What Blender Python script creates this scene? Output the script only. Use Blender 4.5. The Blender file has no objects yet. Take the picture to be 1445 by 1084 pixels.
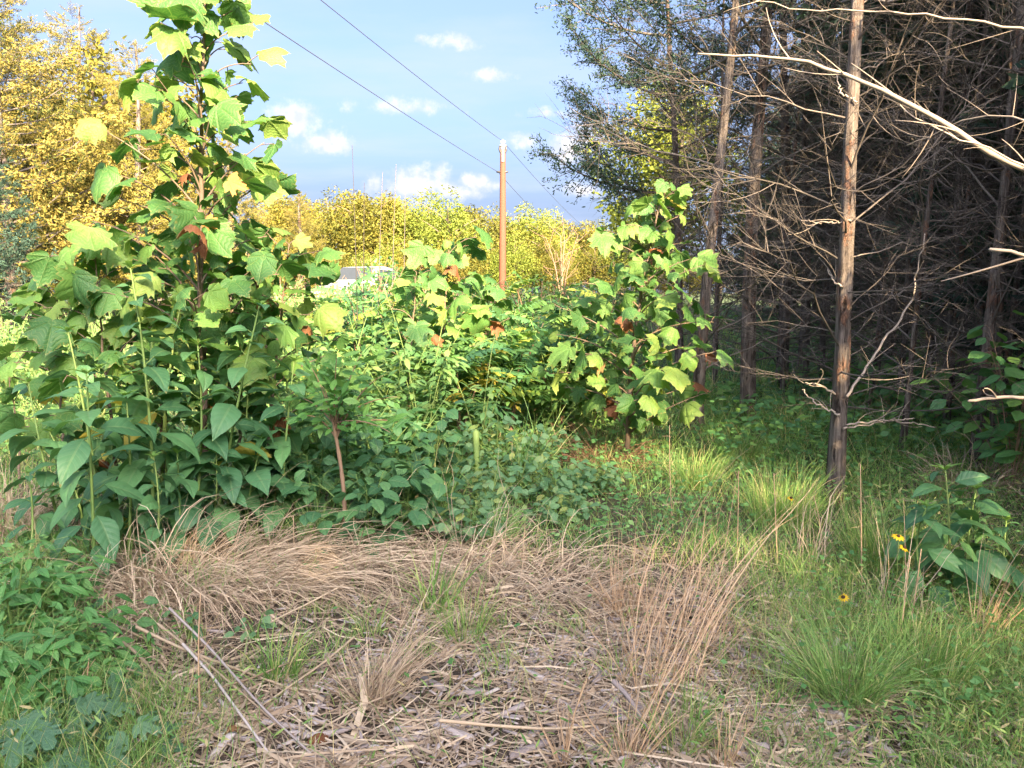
import bpy, math, time
import numpy as np
from mathutils import Matrix, Vector

T0 = time.time()
sc = bpy.context.scene
col = sc.collection
R = math.radians
pi = math.pi

# ------------------------------------------------------------------ camera
CAMH, PITCH, FPX = 1.6, R(6.3), 1085.0
cam = bpy.data.cameras.new('camera')
cam.sensor_width = 36
cam.lens = 36 * FPX / 1445
cam.clip_end = 3000
cam_o = bpy.data.objects.new('camera', cam)
cam_o.location = (0, 0, CAMH)
cam_o.rotation_euler = (pi / 2 - PITCH, 0, 0)
col.objects.link(cam_o)
sc.camera = cam_o

# ------------------------------------------------------------------ light
SUN_AZ, SUN_EL = R(160), R(24)
S_DIR = Vector((math.sin(SUN_AZ) * math.cos(SUN_EL), math.cos(SUN_AZ) * math.cos(SUN_EL), math.sin(SUN_EL)))
sun = bpy.data.lights.new('sun', 'SUN')
sun.energy = 3.7
sun.angle = R(0.6)
sun.color = (1.0, 0.75, 0.43)
sun_o = bpy.data.objects.new('sun', sun)
sun_o.rotation_euler = (-S_DIR).to_track_quat('-Z', 'Y').to_euler()
sun_o.location = (20, -40, 30)
col.objects.link(sun_o)

sc.view_settings.view_transform = 'Standard'
sc.view_settings.look = 'None'
sc.view_settings.gamma = 1
sc.view_settings.use_curve_mapping = False
sc.view_settings.exposure = 2.72
sc.cycles.use_denoising = True
sc.cycles.max_bounces = 5
sc.cycles.diffuse_bounces = 2
sc.cycles.use_adaptive_sampling = True
sc.cycles.adaptive_threshold = 0.02
sc.cycles.use_light_tree = False
sc.cycles.glossy_bounces = 2
sc.cycles.transmission_bounces = 2
sc.cycles.transparent_max_bounces = 4
sc.cycles.caustics_reflective = False
sc.cycles.caustics_refractive = False


def pix_dir(px, py):
    u = (px - 722.5) / FPX
    v = (542 - py) / FPX
    c, s = math.cos(PITCH), math.sin(PITCH)
    return np.array((u, c + v * s, -s + v * c))


world = bpy.data.worlds.new('World')
sc.world = world
world.use_nodes = True
nt = world.node_tree
N, L = nt.nodes, nt.links
bg = N['Background']
bg.inputs[1].default_value = 0.117
sky = N.new('ShaderNodeTexSky')
sky.sky_type = 'NISHITA'
sky.sun_disc = False
sky.sun_elevation = SUN_EL
sky.sun_rotation = SUN_AZ
sky.air_density = 0.45
sky.dust_density = 10
sky.ozone_density = 2.3


def mth(nt, op, a, b=None, c=None, clamp=False):
    n = nt.nodes.new('ShaderNodeMath')
    n.operation = op
    n.use_clamp = clamp
    for i, x in enumerate((a, b, c)):
        if x is None:
            continue
        if isinstance(x, (int, float)):
            n.inputs[i].default_value = x
        else:
            nt.links.new(x, n.inputs[i])
    return n.outputs[0]


def vdot(nt, a, vec):
    n = nt.nodes.new('ShaderNodeVectorMath')
    n.operation = 'DOT_PRODUCT'
    nt.links.new(a, n.inputs[0])
    n.inputs[1].default_value = vec
    return n.outputs['Value']


tc = N.new('ShaderNodeTexCoord')
nrm = N.new('ShaderNodeVectorMath')
nrm.operation = 'NORMALIZE'
L.new(tc.outputs['Generated'], nrm.inputs[0])
D = nrm.outputs[0]
sep = N.new('ShaderNodeSeparateXYZ')
L.new(D, sep.inputs[0])
zz = mth(nt, 'ADD', mth(nt, 'MAXIMUM', sep.outputs[2], 0.0), 0.12)
cmb = N.new('ShaderNodeCombineXYZ')
L.new(mth(nt, 'DIVIDE', sep.outputs[0], zz), cmb.inputs[0])
L.new(mth(nt, 'DIVIDE', sep.outputs[1], zz), cmb.inputs[1])
mp = N.new('ShaderNodeMapping')
L.new(cmb.outputs[0], mp.inputs[0])
mp.inputs['Location'].default_value = (3.1, 1.4, 0)
mp.inputs['Scale'].default_value = (1.1, 1.9, 1)
veil = N.new('ShaderNodeTexNoise')
veil.inputs['Scale'].default_value = 1.25
veil.inputs['Detail'].default_value = 8
veil.inputs['Roughness'].default_value = 0.55
L.new(mp.outputs[0], veil.inputs['Vector'])
vr = N.new('ShaderNodeMapRange')
vr.inputs[1].default_value = 0.43
vr.inputs[2].default_value = 0.68
vr.inputs[4].default_value = 0.5
L.new(veil.outputs[0], vr.inputs[0])
pn = N.new('ShaderNodeTexNoise')
pn.inputs['Scale'].default_value = 26
pn.inputs['Detail'].default_value = 7
pn.inputs['Roughness'].default_value = 0.66
L.new(D, pn.inputs['Vector'])
pn2 = N.new('ShaderNodeTexNoise')
pn2.inputs['Scale'].default_value = 60
pn2.inputs['Detail'].default_value = 5
L.new(D, pn2.inputs['Vector'])
wob = mth(nt, 'MULTIPLY', mth(nt, 'SUBTRACT', pn.outputs[0], 0.5), 2.9)
puffs = [(590, 262, 50, 30, 1), (632, 268, 34, 12, .85), (668, 255, 26, 11, .9), (738, 203, 22, 15, .8), (800, 208, 34, 20, .95),
         (825, 196, 26, 22, 1), (416, 176, 34, 22, 1), (458, 200, 36, 14, .85), (528, 256, 15, 16, .6), (825, 270, 26, 11, .7),
         (700, 262, 20, 8, .6), (560, 150, 60, 12, .25), (690, 105, 30, 9, .4), (785, 160, 40, 9, .45), (640, 60, 50, 10, .25)]
az_ = mth(nt, 'ARCTAN2', sep.outputs[0], sep.outputs[1])
# the same bank of small clouds goes on all round the horizon, mirrored every 78 degrees
az_ = mth(nt, 'SUBTRACT', mth(nt, 'PINGPONG', mth(nt, 'ADD', az_, .62), 1.36), .62)
el_ = mth(nt, 'ARCSINE', sep.outputs[2])
ae = N.new('ShaderNodeCombineXYZ')
L.new(az_, ae.inputs[0])
L.new(el_, ae.inputs[1])
total = None
for px, py, w, h, s in puffs:
    d = pix_dir(px, py)
    d /= np.linalg.norm(d)
    u0, v0, w, h = math.atan2(d[0], d[1]), math.asin(d[2]), w * 1.2 / FPX, h * 1.2 / FPX
    ma = N.new('ShaderNodeVectorMath')
    ma.operation = 'MULTIPLY_ADD'
    L.new(ae.outputs[0], ma.inputs[0])
    ma.inputs[1].default_value = (1 / w, 1 / h, 0)
    ma.inputs[2].default_value = (-u0 / w, -v0 / h, (1 - s) * .8)
    ln = N.new('ShaderNodeVectorMath')
    ln.operation = 'LENGTH'
    L.new(ma.outputs[0], ln.inputs[0])
    total = ln.outputs['Value'] if total is None else mth(nt, 'MINIMUM', total, ln.outputs['Value'])
m = N.new('ShaderNodeMapRange')
m.interpolation_type = 'SMOOTHSTEP'
m.inputs[1].default_value = 1.15
m.inputs[2].default_value = 0.15
L.new(mth(nt, 'ADD', total, wob), m.inputs[0])
total = m.outputs[0]
mixv = N.new('ShaderNodeMix'); mixv.data_type = 'RGBA'
L.new(vr.outputs[0], mixv.inputs[0])
hz = N.new('ShaderNodeMapRange')
hz.interpolation_type = 'SMOOTHSTEP'
hz.inputs[1].default_value = 0.2
hz.inputs[2].default_value = 0.0
hz.inputs[4].default_value = 1.0
L.new(sep.outputs[2], hz.inputs[0])
lite = N.new('ShaderNodeMix'); lite.data_type = 'RGBA'; lite.blend_type = 'LIGHTEN'
L.new(hz.outputs[0], lite.inputs[0])
L.new(sky.outputs[0], lite.inputs[6])
lite.inputs[7].default_value = (.78, 1.0, 1.5, 1)
L.new(lite.outputs[2], mixv.inputs[6])
mixv.inputs[7].default_value = (1.05, 1.2, 1.6, 1)
mixp = N.new('ShaderNodeMix'); mixp.data_type = 'RGBA'
L.new(mth(nt, 'MULTIPLY', total, 0.9), mixp.inputs[0])
L.new(mixv.outputs[2], mixp.inputs[6])
cr = N.new('ShaderNodeValToRGB')
cr.color_ramp.elements[0].color = (1.2, 1.25, 1.5, 1)
cr.color_ramp.elements[0].position = .35
cr.color_ramp.elements[1].color = (1.8, 1.68, 1.65, 1)
cr.color_ramp.elements[1].position = .6
L.new(pn2.outputs[0], cr.inputs[0])
L.new(cr.outputs[0], mixp.inputs[7])
L.new(mixp.outputs[2], bg.inputs[0])
world.cycles.sampling_method = 'MANUAL'
world.cycles.sample_map_resolution = 256


# ------------------------------------------------------------------ helpers
def nz(x, y):
    return (np.sin(x * 1.7 + 1.3 * np.sin(y * 1.1)) * np.sin(y * 1.9 + 0.7) * .5 + np.sin(x * .63 + y * .47 + 2) * .5)


def gz(x, y):
    x = np.asarray(x, float); y = np.asarray(y, float)
    t = np.clip((y - 10) / 22, 0, 1)
    rise = 1.1 * t * t * (3 - 2 * t)
    far = 2.0 * np.clip((y - 60) / 120, 0, 1)
    near = np.clip(1 - np.hypot(x, y - 5) / 40, 0, 1)
    return nz(x, y) * .045 * near + np.sin(x * 5.1) * np.sin(y * 4.3) * .012 * near + rise + far


def gp(px, py):
    """ground point under a pixel"""
    d = pix_dir(px, py)
    t = CAMH / -d[2]
    for _ in range(8):
        p = d * t
        t = (CAMH - float(gz(p[0], p[1]))) / -d[2]
    p = d * t
    return np.array((p[0], p[1], float(gz(p[0], p[1]))))


def at(px, py, Y):
    d = pix_dir(px, py)
    t = Y / d[1]
    return np.array((d[0] * t, Y, CAMH + d[2] * t))


def nv(a):
    a = np.asarray(a, float)
    return a / (np.linalg.norm(a, axis=-1, keepdims=True) + 1e-9)


class MB:
    """collects vertices, faces and per-vertex floats; builds ONE mesh"""

    def __init__(s):
        s.V, s.Q, s.T, s.A, s.n = [], [], [], {}, 0

    def add(s, V, Q=None, T=None, **at_):
        V = np.asarray(V, np.float32).reshape(-1, 3)
        if Q is not None and len(Q):
            s.Q.append(np.asarray(Q, np.int32).reshape(-1, 4) + s.n)
        if T is not None and len(T):
            s.T.append(np.asarray(T, np.int32).reshape(-1, 3) + s.n)
        for k, v in at_.items():
            v = np.broadcast_to(np.asarray(v, np.float32), (len(V),))
            s.A.setdefault(k, []).append((s.n, v))
        s.V.append(V)
        s.n += len(V)

    def arrays(s):
        V = np.concatenate(s.V) if s.V else np.zeros((0, 3), np.float32)
        Q = np.concatenate(s.Q) if s.Q else np.zeros((0, 4), np.int32)
        T = np.concatenate(s.T) if s.T else np.zeros((0, 3), np.int32)
        A = {}
        for k, l in s.A.items():
            a = np.zeros(len(V), np.float32)
            for st, v in l:
                a[st:st + len(v)] = v
            A[k] = a
        return V, Q, T, A

    def tube(s, P, rad, sides=5, cap=True, **at_):
        P = np.asarray(P, float); n = len(P)
        rad = np.broadcast_to(np.asarray(rad, float), (n,))
        t = np.gradient(P, axis=0); t = nv(t)
        ref = np.array((0.31, 0.17, 0.93)) if abs(t[0][2]) < .9 else np.array((1.0, .2, 0))
        a = nv(np.cross(t, ref)); b = np.cross(t, a)
        ang = np.arange(sides) * 2 * pi / sides
        V = P[:, None] + rad[:, None, None] * (np.cos(ang)[None, :, None] * a[:, None] + np.sin(ang)[None, :, None] * b[:, None])
        i = np.arange(n - 1)[:, None] * sides; j = np.arange(sides)[None]
        k = (j + 1) % sides
        Q = np.stack([i + j, i + k, i + k + sides, i + j + sides], -1).reshape(-1, 4)
        V = V.reshape(-1, 3)
        T = None
        if cap:
            V = np.vstack([V, P[-1:] + t[-1:] * rad[-1]])
            e = (n - 1) * sides
            T = [(e + q, e + (q + 1) % sides, n * sides) for q in range(sides)]
        s.add(V, Q, T, **at_)

    def ribbon(s, P, w, side, **at_):
        """many ribbons at once: P (m,n,3), w (m,n), side (m,3)"""
        m, n = P.shape[:2]
        V = np.stack([P - side[:, None] * w[..., None], P + side[:, None] * w[..., None]], 2).reshape(-1, 3)
        i = (np.arange(m)[:, None] * n + np.arange(n - 1)[None]).reshape(-1) * 2
        Q = np.stack([i, i + 1, i + 3, i + 2], -1)
        at_ = {k: np.repeat(np.asarray(v), n * 2) for k, v in at_.items()}
        s.add(V, Q, **at_)

    def scatter(s, tpl, pos, Rm, sc_, var=None):
        V, Q, T, A = tpl
        pos = np.asarray(pos); m = len(pos)
        W = np.einsum('mij,vj->mvi', Rm, V) * np.asarray(sc_).reshape(-1, 1, 1) + pos[:, None]
        off = (np.arange(m) * len(V))[:, None, None]
        at_ = {k: np.tile(v, m) for k, v in A.items()}
        if var is not None:
            at_['var'] = np.repeat(var, len(V))
        s.add(W.reshape(-1, 3), (Q[None] + off).reshape(-1, 4) if len(Q) else None, (T[None] + off).reshape(-1, 3) if len(T) else None, **at_)

    def mesh(s, name, mat, smooth=True):
        V, Q, T, A = s.arrays()
        return mesh_from(name, V, Q, T, A, mat, smooth)


def mesh_from(name, V, Q, T, A, mat, smooth=True):
    me = bpy.data.meshes.new(name)
    nq, nt_ = len(Q), len(T)
    me.vertices.add(len(V))
    me.vertices.foreach_set('co', np.ascontiguousarray(V, np.float32).ravel())
    me.loops.add(nq * 4 + nt_ * 3)
    me.loops.foreach_set('vertex_index', np.concatenate([Q.ravel(), T.ravel()]).astype(np.int32))
    me.polygons.add(nq + nt_)
    me.polygons.foreach_set('loop_start', np.concatenate([np.arange(nq) * 4, nq * 4 + np.arange(nt_) * 3]).astype(np.int32))
    if smooth:
        me.polygons.foreach_set('use_smooth', np.ones(nq + nt_, bool))
    for k, v in A.items():
        a = me.attributes.new(k, 'FLOAT', 'POINT')
        a.data.foreach_set('value', v.astype(np.float32))
    me.update(calc_edges=True)
    if mat is not None:
        me.materials.append(mat)
    return me


def obj(name, me, parent=None, M=None):
    o = bpy.data.objects.new(name, me)
    col.objects.link(o)
    if parent is not None:
        o.parent = parent
    if M is not None:
        o.matrix_basis = M
    return o


def tag(o, label=None, cat=None, group=None, kind=None):
    if label: o['label'] = label
    if cat: o['category'] = cat
    if group: o['group'] = group
    if kind: o['kind'] = kind
    return o


def thing(name, label, cat, loc, group=None, rz=0.0):
    o = bpy.data.objects.new(name, None)
    o.empty_display_size = .1
    o.location = tuple(float(c) for c in loc)
    o.rotation_euler = (0, 0, rz)
    col.objects.link(o)
    return tag(o, label, cat, group)


def frames(Y, Zh):
    Y = nv(Y); X = nv(np.cross(Y, Zh)); Z = np.cross(X, Y)
    return np.stack([X, Y, Z], -1)


def mat4(Rm, s, p):
    M = Matrix.Identity(4)
    for i in range(3):
        for j in range(3):
            M[i][j] = float(Rm[i][j] * s)
        M[i][3] = float(p[i])
    return M


def bez(p0, p1, p2, n):
    t = np.linspace(0, 1, n)[:, None]
    return (1 - t) ** 2 * np.asarray(p0) + 2 * t * (1 - t) * np.asarray(p1) + t * t * np.asarray(p2)


def poly(pts, n):
    """smooth path through points"""
    pts = np.asarray(pts, float)
    d = np.r_[0, np.cumsum(np.linalg.norm(np.diff(pts, axis=0), axis=1))]
    u = np.linspace(0, d[-1], n)
    P = np.stack([np.interp(u, d, pts[:, k]) for k in range(3)], 1)
    for _ in range(2):
        P[1:-1] = (P[:-2] + 2 * P[1:-1] + P[2:]) / 4
    return P


# ------------------------------------------------------------------ materials
def base_mat(name):
    m = bpy.data.materials.new(name)
    m.use_nodes = True
    nt = m.node_tree
    return m, nt, nt.nodes['Principled BSDF'], nt.nodes['Material Output']


def ramp(nt, fac, stops):
    r = nt.nodes.new('ShaderNodeValToRGB')
    el = r.color_ramp.elements
    while len(el) < len(stops):
        el.new(.5)
    for e, (p, c) in zip(el, stops):
        e.position = p
        e.color = (*c, 1)
    if fac is not None:
        nt.links.new(fac, r.inputs[0])
    return r.outputs[0]


def attr(nt, name):
    a = nt.nodes.new('ShaderNodeAttribute')
    a.attribute_name = name
    return a.outputs['Fac']


def noise(nt, scale, detail=4, rough=.55, vec=None, stretch=None):
    n = nt.nodes.new('ShaderNodeTexNoise')
    n.inputs['Scale'].default_value = scale
    n.inputs['Detail'].default_value = detail
    n.inputs['Roughness'].default_value = rough
    if vec is None:
        t = nt.nodes.new('ShaderNodeTexCoord')
        vec = t.outputs['Object']
    if stretch:
        mp = nt.nodes.new('ShaderNodeMapping')
        mp.inputs['Scale'].default_value = stretch
        nt.links.new(vec, mp.inputs[0])
        vec = mp.outputs[0]
    nt.links.new(vec, n.inputs['Vector'])
    return n.outputs[0]


def mixc(nt, f, a, b, mode='MIX'):
    n = nt.nodes.new('ShaderNodeMix')
    n.data_type = 'RGBA'
    n.blend_type = mode
    for sck, x in ((n.inputs[0], f), (n.inputs[6], a), (n.inputs[7], b)):
        if isinstance(x, (int, float)):
            sck.default_value = x
        elif isinstance(x, tuple):
            sck.default_value = (*x, 1)
        else:
            nt.links.new(x, sck)
    return n.outputs[2]


def leaf_mat(name, stops, trans=.3, rough=.5, veins=0., veincol=(.3, .38, .16), spots=.0, spec=.4, back=1.25, sat_t=(1.15, 1.1, .5)):
    m, nt, bs, out = base_mat(name)
    oi = nt.nodes.new('ShaderNodeObjectInfo')
    v = mth(nt, 'FRACT', mth(nt, 'ADD', oi.outputs['Random'], attr(nt, 'var')))
    nn = noise(nt, 9, 3)
    v2 = mth(nt, 'ADD', v, mth(nt, 'MULTIPLY', mth(nt, 'SUBTRACT', nn, .5), .35), clamp=True)
    c = ramp(nt, v2, stops)
    if spots:
        sp = noise(nt, 26, 4)
        c = mixc(nt, mth(nt, 'MULTIPLY', mth(nt, 'GREATER_THAN', sp, .70), spots), c, (.16, .10, .035))
    if veins and spots:
        eg = mth(nt, 'GREATER_THAN', mth(nt, 'ADD', attr(nt, 'vl'), mth(nt, 'MULTIPLY', noise(nt, 14, 3), .55)), 1.26)
        c = mixc(nt, mth(nt, 'MULTIPLY', eg, .55), c, (.3, .24, .07))
    if veins:
        vd, vl = attr(nt, 'vd'), attr(nt, 'vl')
        mid = mth(nt, 'LESS_THAN', vd, .09)
        w = mth(nt, 'ABSOLUTE', mth(nt, 'SUBTRACT', mth(nt, 'FRACT', mth(nt, 'SUBTRACT', mth(nt, 'MULTIPLY', vl, 7.), mth(nt, 'MULTIPLY', vd, 1.4))), .5))
        side = mth(nt, 'MULTIPLY', mth(nt, 'LESS_THAN', w, .06), .45)
        c = mixc(nt, mth(nt, 'MULTIPLY', mth(nt, 'MAXIMUM', mid, side), veins), c, veincol)
        bmp = nt.nodes.new('ShaderNodeBump')
        bmp.inputs['Strength'].default_value = .35
        bmp.inputs['Distance'].default_value = .01
        nt.links.new(mth(nt, 'ADD', mth(nt, 'MULTIPLY', w, 1.0), mth(nt, 'MINIMUM', mth(nt, 'MULTIPLY', vd, 3.), 1.)), bmp.inputs['Height'])
        nt.links.new(bmp.outputs[0], bs.inputs['Normal'])
    geo = nt.nodes.new('ShaderNodeNewGeometry')
    c2 = mixc(nt, geo.outputs['Backfacing'], c, mixc(nt, 1., c, (back, back * .98, back * 1.05), 'MULTIPLY'))
    nt.links.new(c2, bs.inputs['Base Color'])
    bs.inputs['Roughness'].default_value = rough
    bs.inputs['Specular IOR Level'].default_value = spec
    tr = nt.nodes.new('ShaderNodeBsdfTranslucent')
    nt.links.new(mixc(nt, 1., c, tuple(x * 1.25 for x in sat_t), 'MULTIPLY'), tr.inputs[0])
    mx = nt.nodes.new('ShaderNodeMixShader')
    mx.inputs[0].default_value = trans
    nt.links.new(bs.outputs[0], mx.inputs[1])
    nt.links.new(tr.outputs[0], mx.inputs[2])
    nt.links.new(mx.outputs[0], out.inputs[0])
    return m


def bark_mat(name, dark, light, red, scale=1., redamt=.5):
    m, nt, bs, out = base_mat(name)
    f = noise(nt, 30 * scale, 8, .75, stretch=(1, 1, .085))
    crack = noise(nt, 11 * scale, 5, .7, stretch=(1, 1, .16))
    g = noise(nt, 5. * scale, 6, .72, stretch=(1, 1, .45))
    lich = noise(nt, 9 * scale, 5, .7)
    c = ramp(nt, f, [(.34, dark), (.5, tuple((a * .55 + b * .45) for a, b in zip(dark, light))), (.64, light)])
    rf = mth(nt, 'MULTIPLY', mth(nt, 'MULTIPLY', mth(nt, 'SUBTRACT', g, .53), 14., clamp=True), redamt)
    c = mixc(nt, rf, c, mixc(nt, f, tuple(x * .35 for x in red), tuple(x * 1.6 for x in red)))
    ck = mth(nt, 'MULTIPLY', mth(nt, 'SUBTRACT', .43, crack), 16., clamp=True)
    c = mixc(nt, mth(nt, 'MULTIPLY', ck, .8), c, tuple(x * .6 for x in dark))
    c = mixc(nt, mth(nt, 'MULTIPLY', mth(nt, 'MULTIPLY', mth(nt, 'SUBTRACT', lich, .62), 14., clamp=True), .4), c, (.34, .36, .3))
    nt.links.new(c, bs.inputs['Base Color'])
    bs.inputs['Roughness'].default_value = .9
    bs.inputs['Specular IOR Level'].default_value = .2
    b = nt.nodes.new('ShaderNodeBump')
    b.inputs['Strength'].default_value = 1.0
    b.inputs['Distance'].default_value = .04
    nt.links.new(mth(nt, 'ADD', f, mth(nt, 'SUBTRACT', mth(nt, 'MULTIPLY', rf, .5), ck)), b.inputs['Height'])
    nt.links.new(b.outputs[0], bs.inputs['Normal'])
    return m


def plain_mat(name, stops, scale=8, rough=.8, stretch=None, metal=0., spec=.3, bump=0.):
    m, nt, bs, out = base_mat(name)
    oi = nt.nodes.new('ShaderNodeObjectInfo')
    n = noise(nt, scale, 4, stretch=stretch)
    v = mth(nt, 'FRACT', mth(nt, 'ADD', attr(nt, 'var'), oi.outputs['Random']))
    f = mth(nt, 'ADD', mth(nt, 'MULTIPLY', v, .55), mth(nt, 'MULTIPLY', n, .45))
    c = ramp(nt, f, stops)
    nt.links.new(c, bs.inputs['Base Color'])
    bs.inputs['Roughness'].default_value = rough
    bs.inputs['Metallic'].default_value = metal
    bs.inputs['Specular IOR Level'].default_value = spec
    if bump:
        b = nt.nodes.new('ShaderNodeBump')
        b.inputs['Strength'].default_value = bump
        b.inputs['Distance'].default_value = .01
        nt.links.new(n, b.inputs['Height'])
        nt.links.new(b.outputs[0], bs.inputs['Normal'])
    return m


M = {}
M['syc'] = leaf_mat('sycamore_leaf', [(0, (.055, .155, .05)), (.45, (.09, .22, .06)), (.8, (.14, .28, .065)), (1, (.23, .33, .08))], .34, .55, .6, spots=.35, veincol=(.33, .42, .15), sat_t=(1.0, 1.05, .45))
M['syc_dead'] = leaf_mat('withered_leaf', [(0, (.17, .07, .035)), (.5, (.28, .11, .05)), (1, (.34, .2, .09))], .2, .7, .4, veincol=(.25, .16, .08), spots=.5, sat_t=(1, .8, .5))
M['syc_orange'] = leaf_mat('orange_leaf', [(0, (.5, .19, .06)), (1, (.55, .26, .08))], .3, .6, .5, veincol=(.5, .33, .12), spots=.6)
M['yel'] = leaf_mat('yellow_leaf', [(0, (.42, .36, .06)), (1, (.5, .42, .08))], .35, .6, .3, spots=.5)
M['wing'] = leaf_mat('wingstem_leaf', [(0, (0.057, 0.161, 0.075)), (.5, (0.086, 0.218, 0.098)), (1, (0.127, 0.293, 0.109))], .28, .5, .5, veincol=(.17, .29, .13), spots=.18, spec=.45)
M['wing_top'] = leaf_mat('young_leaf', [(0, (.14, .28, .07)), (1, (.2, .36, .09))], .4, .45, .4, veincol=(.26, .38, .14))
M['dark'] = leaf_mat('round_leaf', [(0, (0.048, 0.140, 0.061)), (.5, (0.073, 0.194, 0.079)), (1, (0.121, 0.266, 0.097))], .25, .5, .5, veincol=(.13, .23, .1), spots=.15)
M['pale'] = leaf_mat('pale_leaf', [(0, (0.086, 0.196, 0.086)), (.5, (0.127, 0.270, 0.127)), (.85, (0.196, 0.333, 0.161)), (1, (0.345, 0.391, 0.115))], .3, .5, .5, veincol=(.2, .32, .17))
M['small'] = leaf_mat('small_tree_leaf', [(0, (.06, .18, .045)), (.6, (.1, .26, .06)), (1, (.16, .33, .08))], .3, .42, .4, veincol=(.2, .33, .12), spec=.5)
M['herb'] = leaf_mat('herb_leaf', [(0, (0.074, 0.210, 0.063)), (.5, (0.105, 0.284, 0.079)), (1, (0.168, 0.367, 0.105))], .3, .45, .4, veincol=(.2, .36, .14))
M['blue'] = leaf_mat('bluish_leaf', [(0, (.09, .2, .11)), (1, (.15, .29, .16))], .28, .5, .6, veincol=(.24, .38, .24))
M['sumac'] = leaf_mat('sumac_leaf', [(0, (0.063, 0.168, 0.084)), (.5, (0.105, 0.252, 0.098)), (.85, (0.196, 0.364, 0.084)), (1, (0.420, 0.448, 0.084))], .3, .45)
M['shrub'] = leaf_mat('shrub_leaf', [(0, (0.078, 0.195, 0.078)), (.5, (0.130, 0.286, 0.085)), (1, (0.260, 0.390, 0.091))], .3, .5)
M['weed'] = leaf_mat('weed_leaf', [(0, (0.115, 0.241, 0.086)), (.6, (0.172, 0.322, 0.103)), (1, (0.287, 0.391, 0.127))], .3, .55)
M['cover'] = leaf_mat('cover_leaf', [(0, (0.083, 0.220, 0.076)), (.6, (0.138, 0.317, 0.103)), (1, (0.234, 0.413, 0.138))], .3, .5)
M['under'] = leaf_mat('understory_leaf', [(0, (0.068, 0.193, 0.076)), (.6, (0.110, 0.275, 0.083)), (1, (0.220, 0.385, 0.083))], .3, .5, .4, veincol=(.16, .26, .1))
M['tree_y'] = leaf_mat('treeline_leaf', [(0, (.09, .11, .024)), (.5, (.18, .17, .03)), (1, (.26, .22, .042))], .25, .6, spec=.2)
M['tree_g'] = leaf_mat('green_tree_leaf', [(0, (.12, .17, .03)), (.5, (.19, .235, .04)), (1, (.27, .28, .05))], .25, .6, spec=.2)
M['ced_sun'] = leaf_mat('sun_tinted_cedar_spray', [(0, (.06, .085, .025)), (.35, (.14, .14, .032)), (.7, (.21, .185, .042)), (1, (.3, .24, .065))], .15, .7, spec=.15)  # cedar foliage with golden sunlight put into its colour
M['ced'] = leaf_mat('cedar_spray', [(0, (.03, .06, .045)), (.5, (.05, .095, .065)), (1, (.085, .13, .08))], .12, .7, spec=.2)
M['ced_bark'] = bark_mat('cedar_bark', (.035, .026, .024), (.31, .265, .24), (.3, .145, .085), 1., .6)
M['twig'] = plain_mat('dead_twig', [(0, (.035, .03, .028)), (.4, (.09, .078, .07)), (.75, (.19, .163, .147)), (1, (.36, .305, .26))], 6, .85)
M['branch_pale'] = plain_mat('bleached_branch', [(0, (.26, .21, .17)), (.5, (.38, .32, .27)), (1, (.48, .4, .33))], 7, .8, bump=.4)
M['syc_bark'] = plain_mat('sapling_bark', [(0, (.1, .072, .055)), (.5, (.17, .125, .095)), (1, (.26, .2, .15))], 14, .8)
M['stem'] = plain_mat('green_stem', [(0, (.12, .22, .06)), (.6, (.2, .3, .09)), (1, (.28, .34, .12))], 9, .6)
M['stem_r'] = plain_mat('brown_stem', [(0, (.2, .12, .08)), (1, (.36, .25, .17))], 12, .7, bump=.3)
M['straw'] = plain_mat('dry_straw', [(0, (.19, .125, .085)), (.35, (.39, .29, .205)), (.7, (.6, .475, .345)), (1, (.75, .64, .5))], 5, .7, spec=.35)
M['sedge'] = plain_mat('orange_straw', [(0, (0.356, 0.216, 0.119)), (.4, (0.518, 0.346, 0.216)), (1, (0.691, 0.540, 0.378))], 5, .65, spec=.4)
M['brush'] = plain_mat('dead_brush', [(0, (.11, .055, .035)), (.5, (.22, .12, .075)), (1, (.36, .22, .14))], 5, .75)
M['grey'] = plain_mat('weathered_wood', [(0, (0.216, 0.173, 0.162)), (.5, (0.432, 0.367, 0.356)), (1, (0.648, 0.572, 0.551))], 30, .85, stretch=(1, .15, 1), bump=.5)
M['grass'] = leaf_mat('grass_blade', [(0, (0.103, 0.230, 0.063)), (.45, (0.196, 0.356, 0.092)), (.8, (0.322, 0.460, 0.138)), (.9, (0.483, 0.460, 0.207)), (1, (0.575, 0.460, 0.276))], .3, .5)
M['fine'] = leaf_mat('fine_grass_blade', [(0, (0.121, 0.239, 0.077)), (.6, (0.223, 0.393, 0.112)), (.92, (0.376, 0.530, 0.189)), (1, (0.683, 0.581, 0.342))], .25, .5)
M['petal'] = leaf_mat('yellow_petal', [(0, (.75, .48, .02)), (1, (.8, .55, .03))], .3, .5)
M['disc'] = plain_mat('flower_disc', [(0, (.05, .025, .015)), (1, (.09, .05, .03))], 50, .9)
M['pole'] = plain_mat('pole_wood', [(0, (.09, .034, .022)), (.5, (.14, .055, .034)), (1, (.19, .08, .048))], 5, .8, stretch=(6, 6, .3), bump=.3)
M['white'] = plain_mat('white_porcelain', [(0, (.7, .7, .68)), (1, (.8, .8, .78))], 5, .3)
M['iron'] = plain_mat('dark_iron', [(0, (.05, .045, .045)), (1, (.1, .09, .09))], 9, .5, metal=.6)
M['wire'] = plain_mat('wire', [(0, (.06, .065, .07)), (1, (.1, .1, .11))], 9, .5)
M['carpaint'] = plain_mat('silver_paint', [(0, (.5, .52, .54)), (1, (.62, .63, .65))], 2, .25, metal=.5)
M['glass'] = plain_mat('car_glass', [(0, (.04, .05, .06)), (1, (.06, .07, .08))], 2, .05, spec=.8)
M['rubber'] = plain_mat('tyre_rubber', [(0, (.02, .02, .02)), (1, (.035, .035, .035))], 9, .9)
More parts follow.
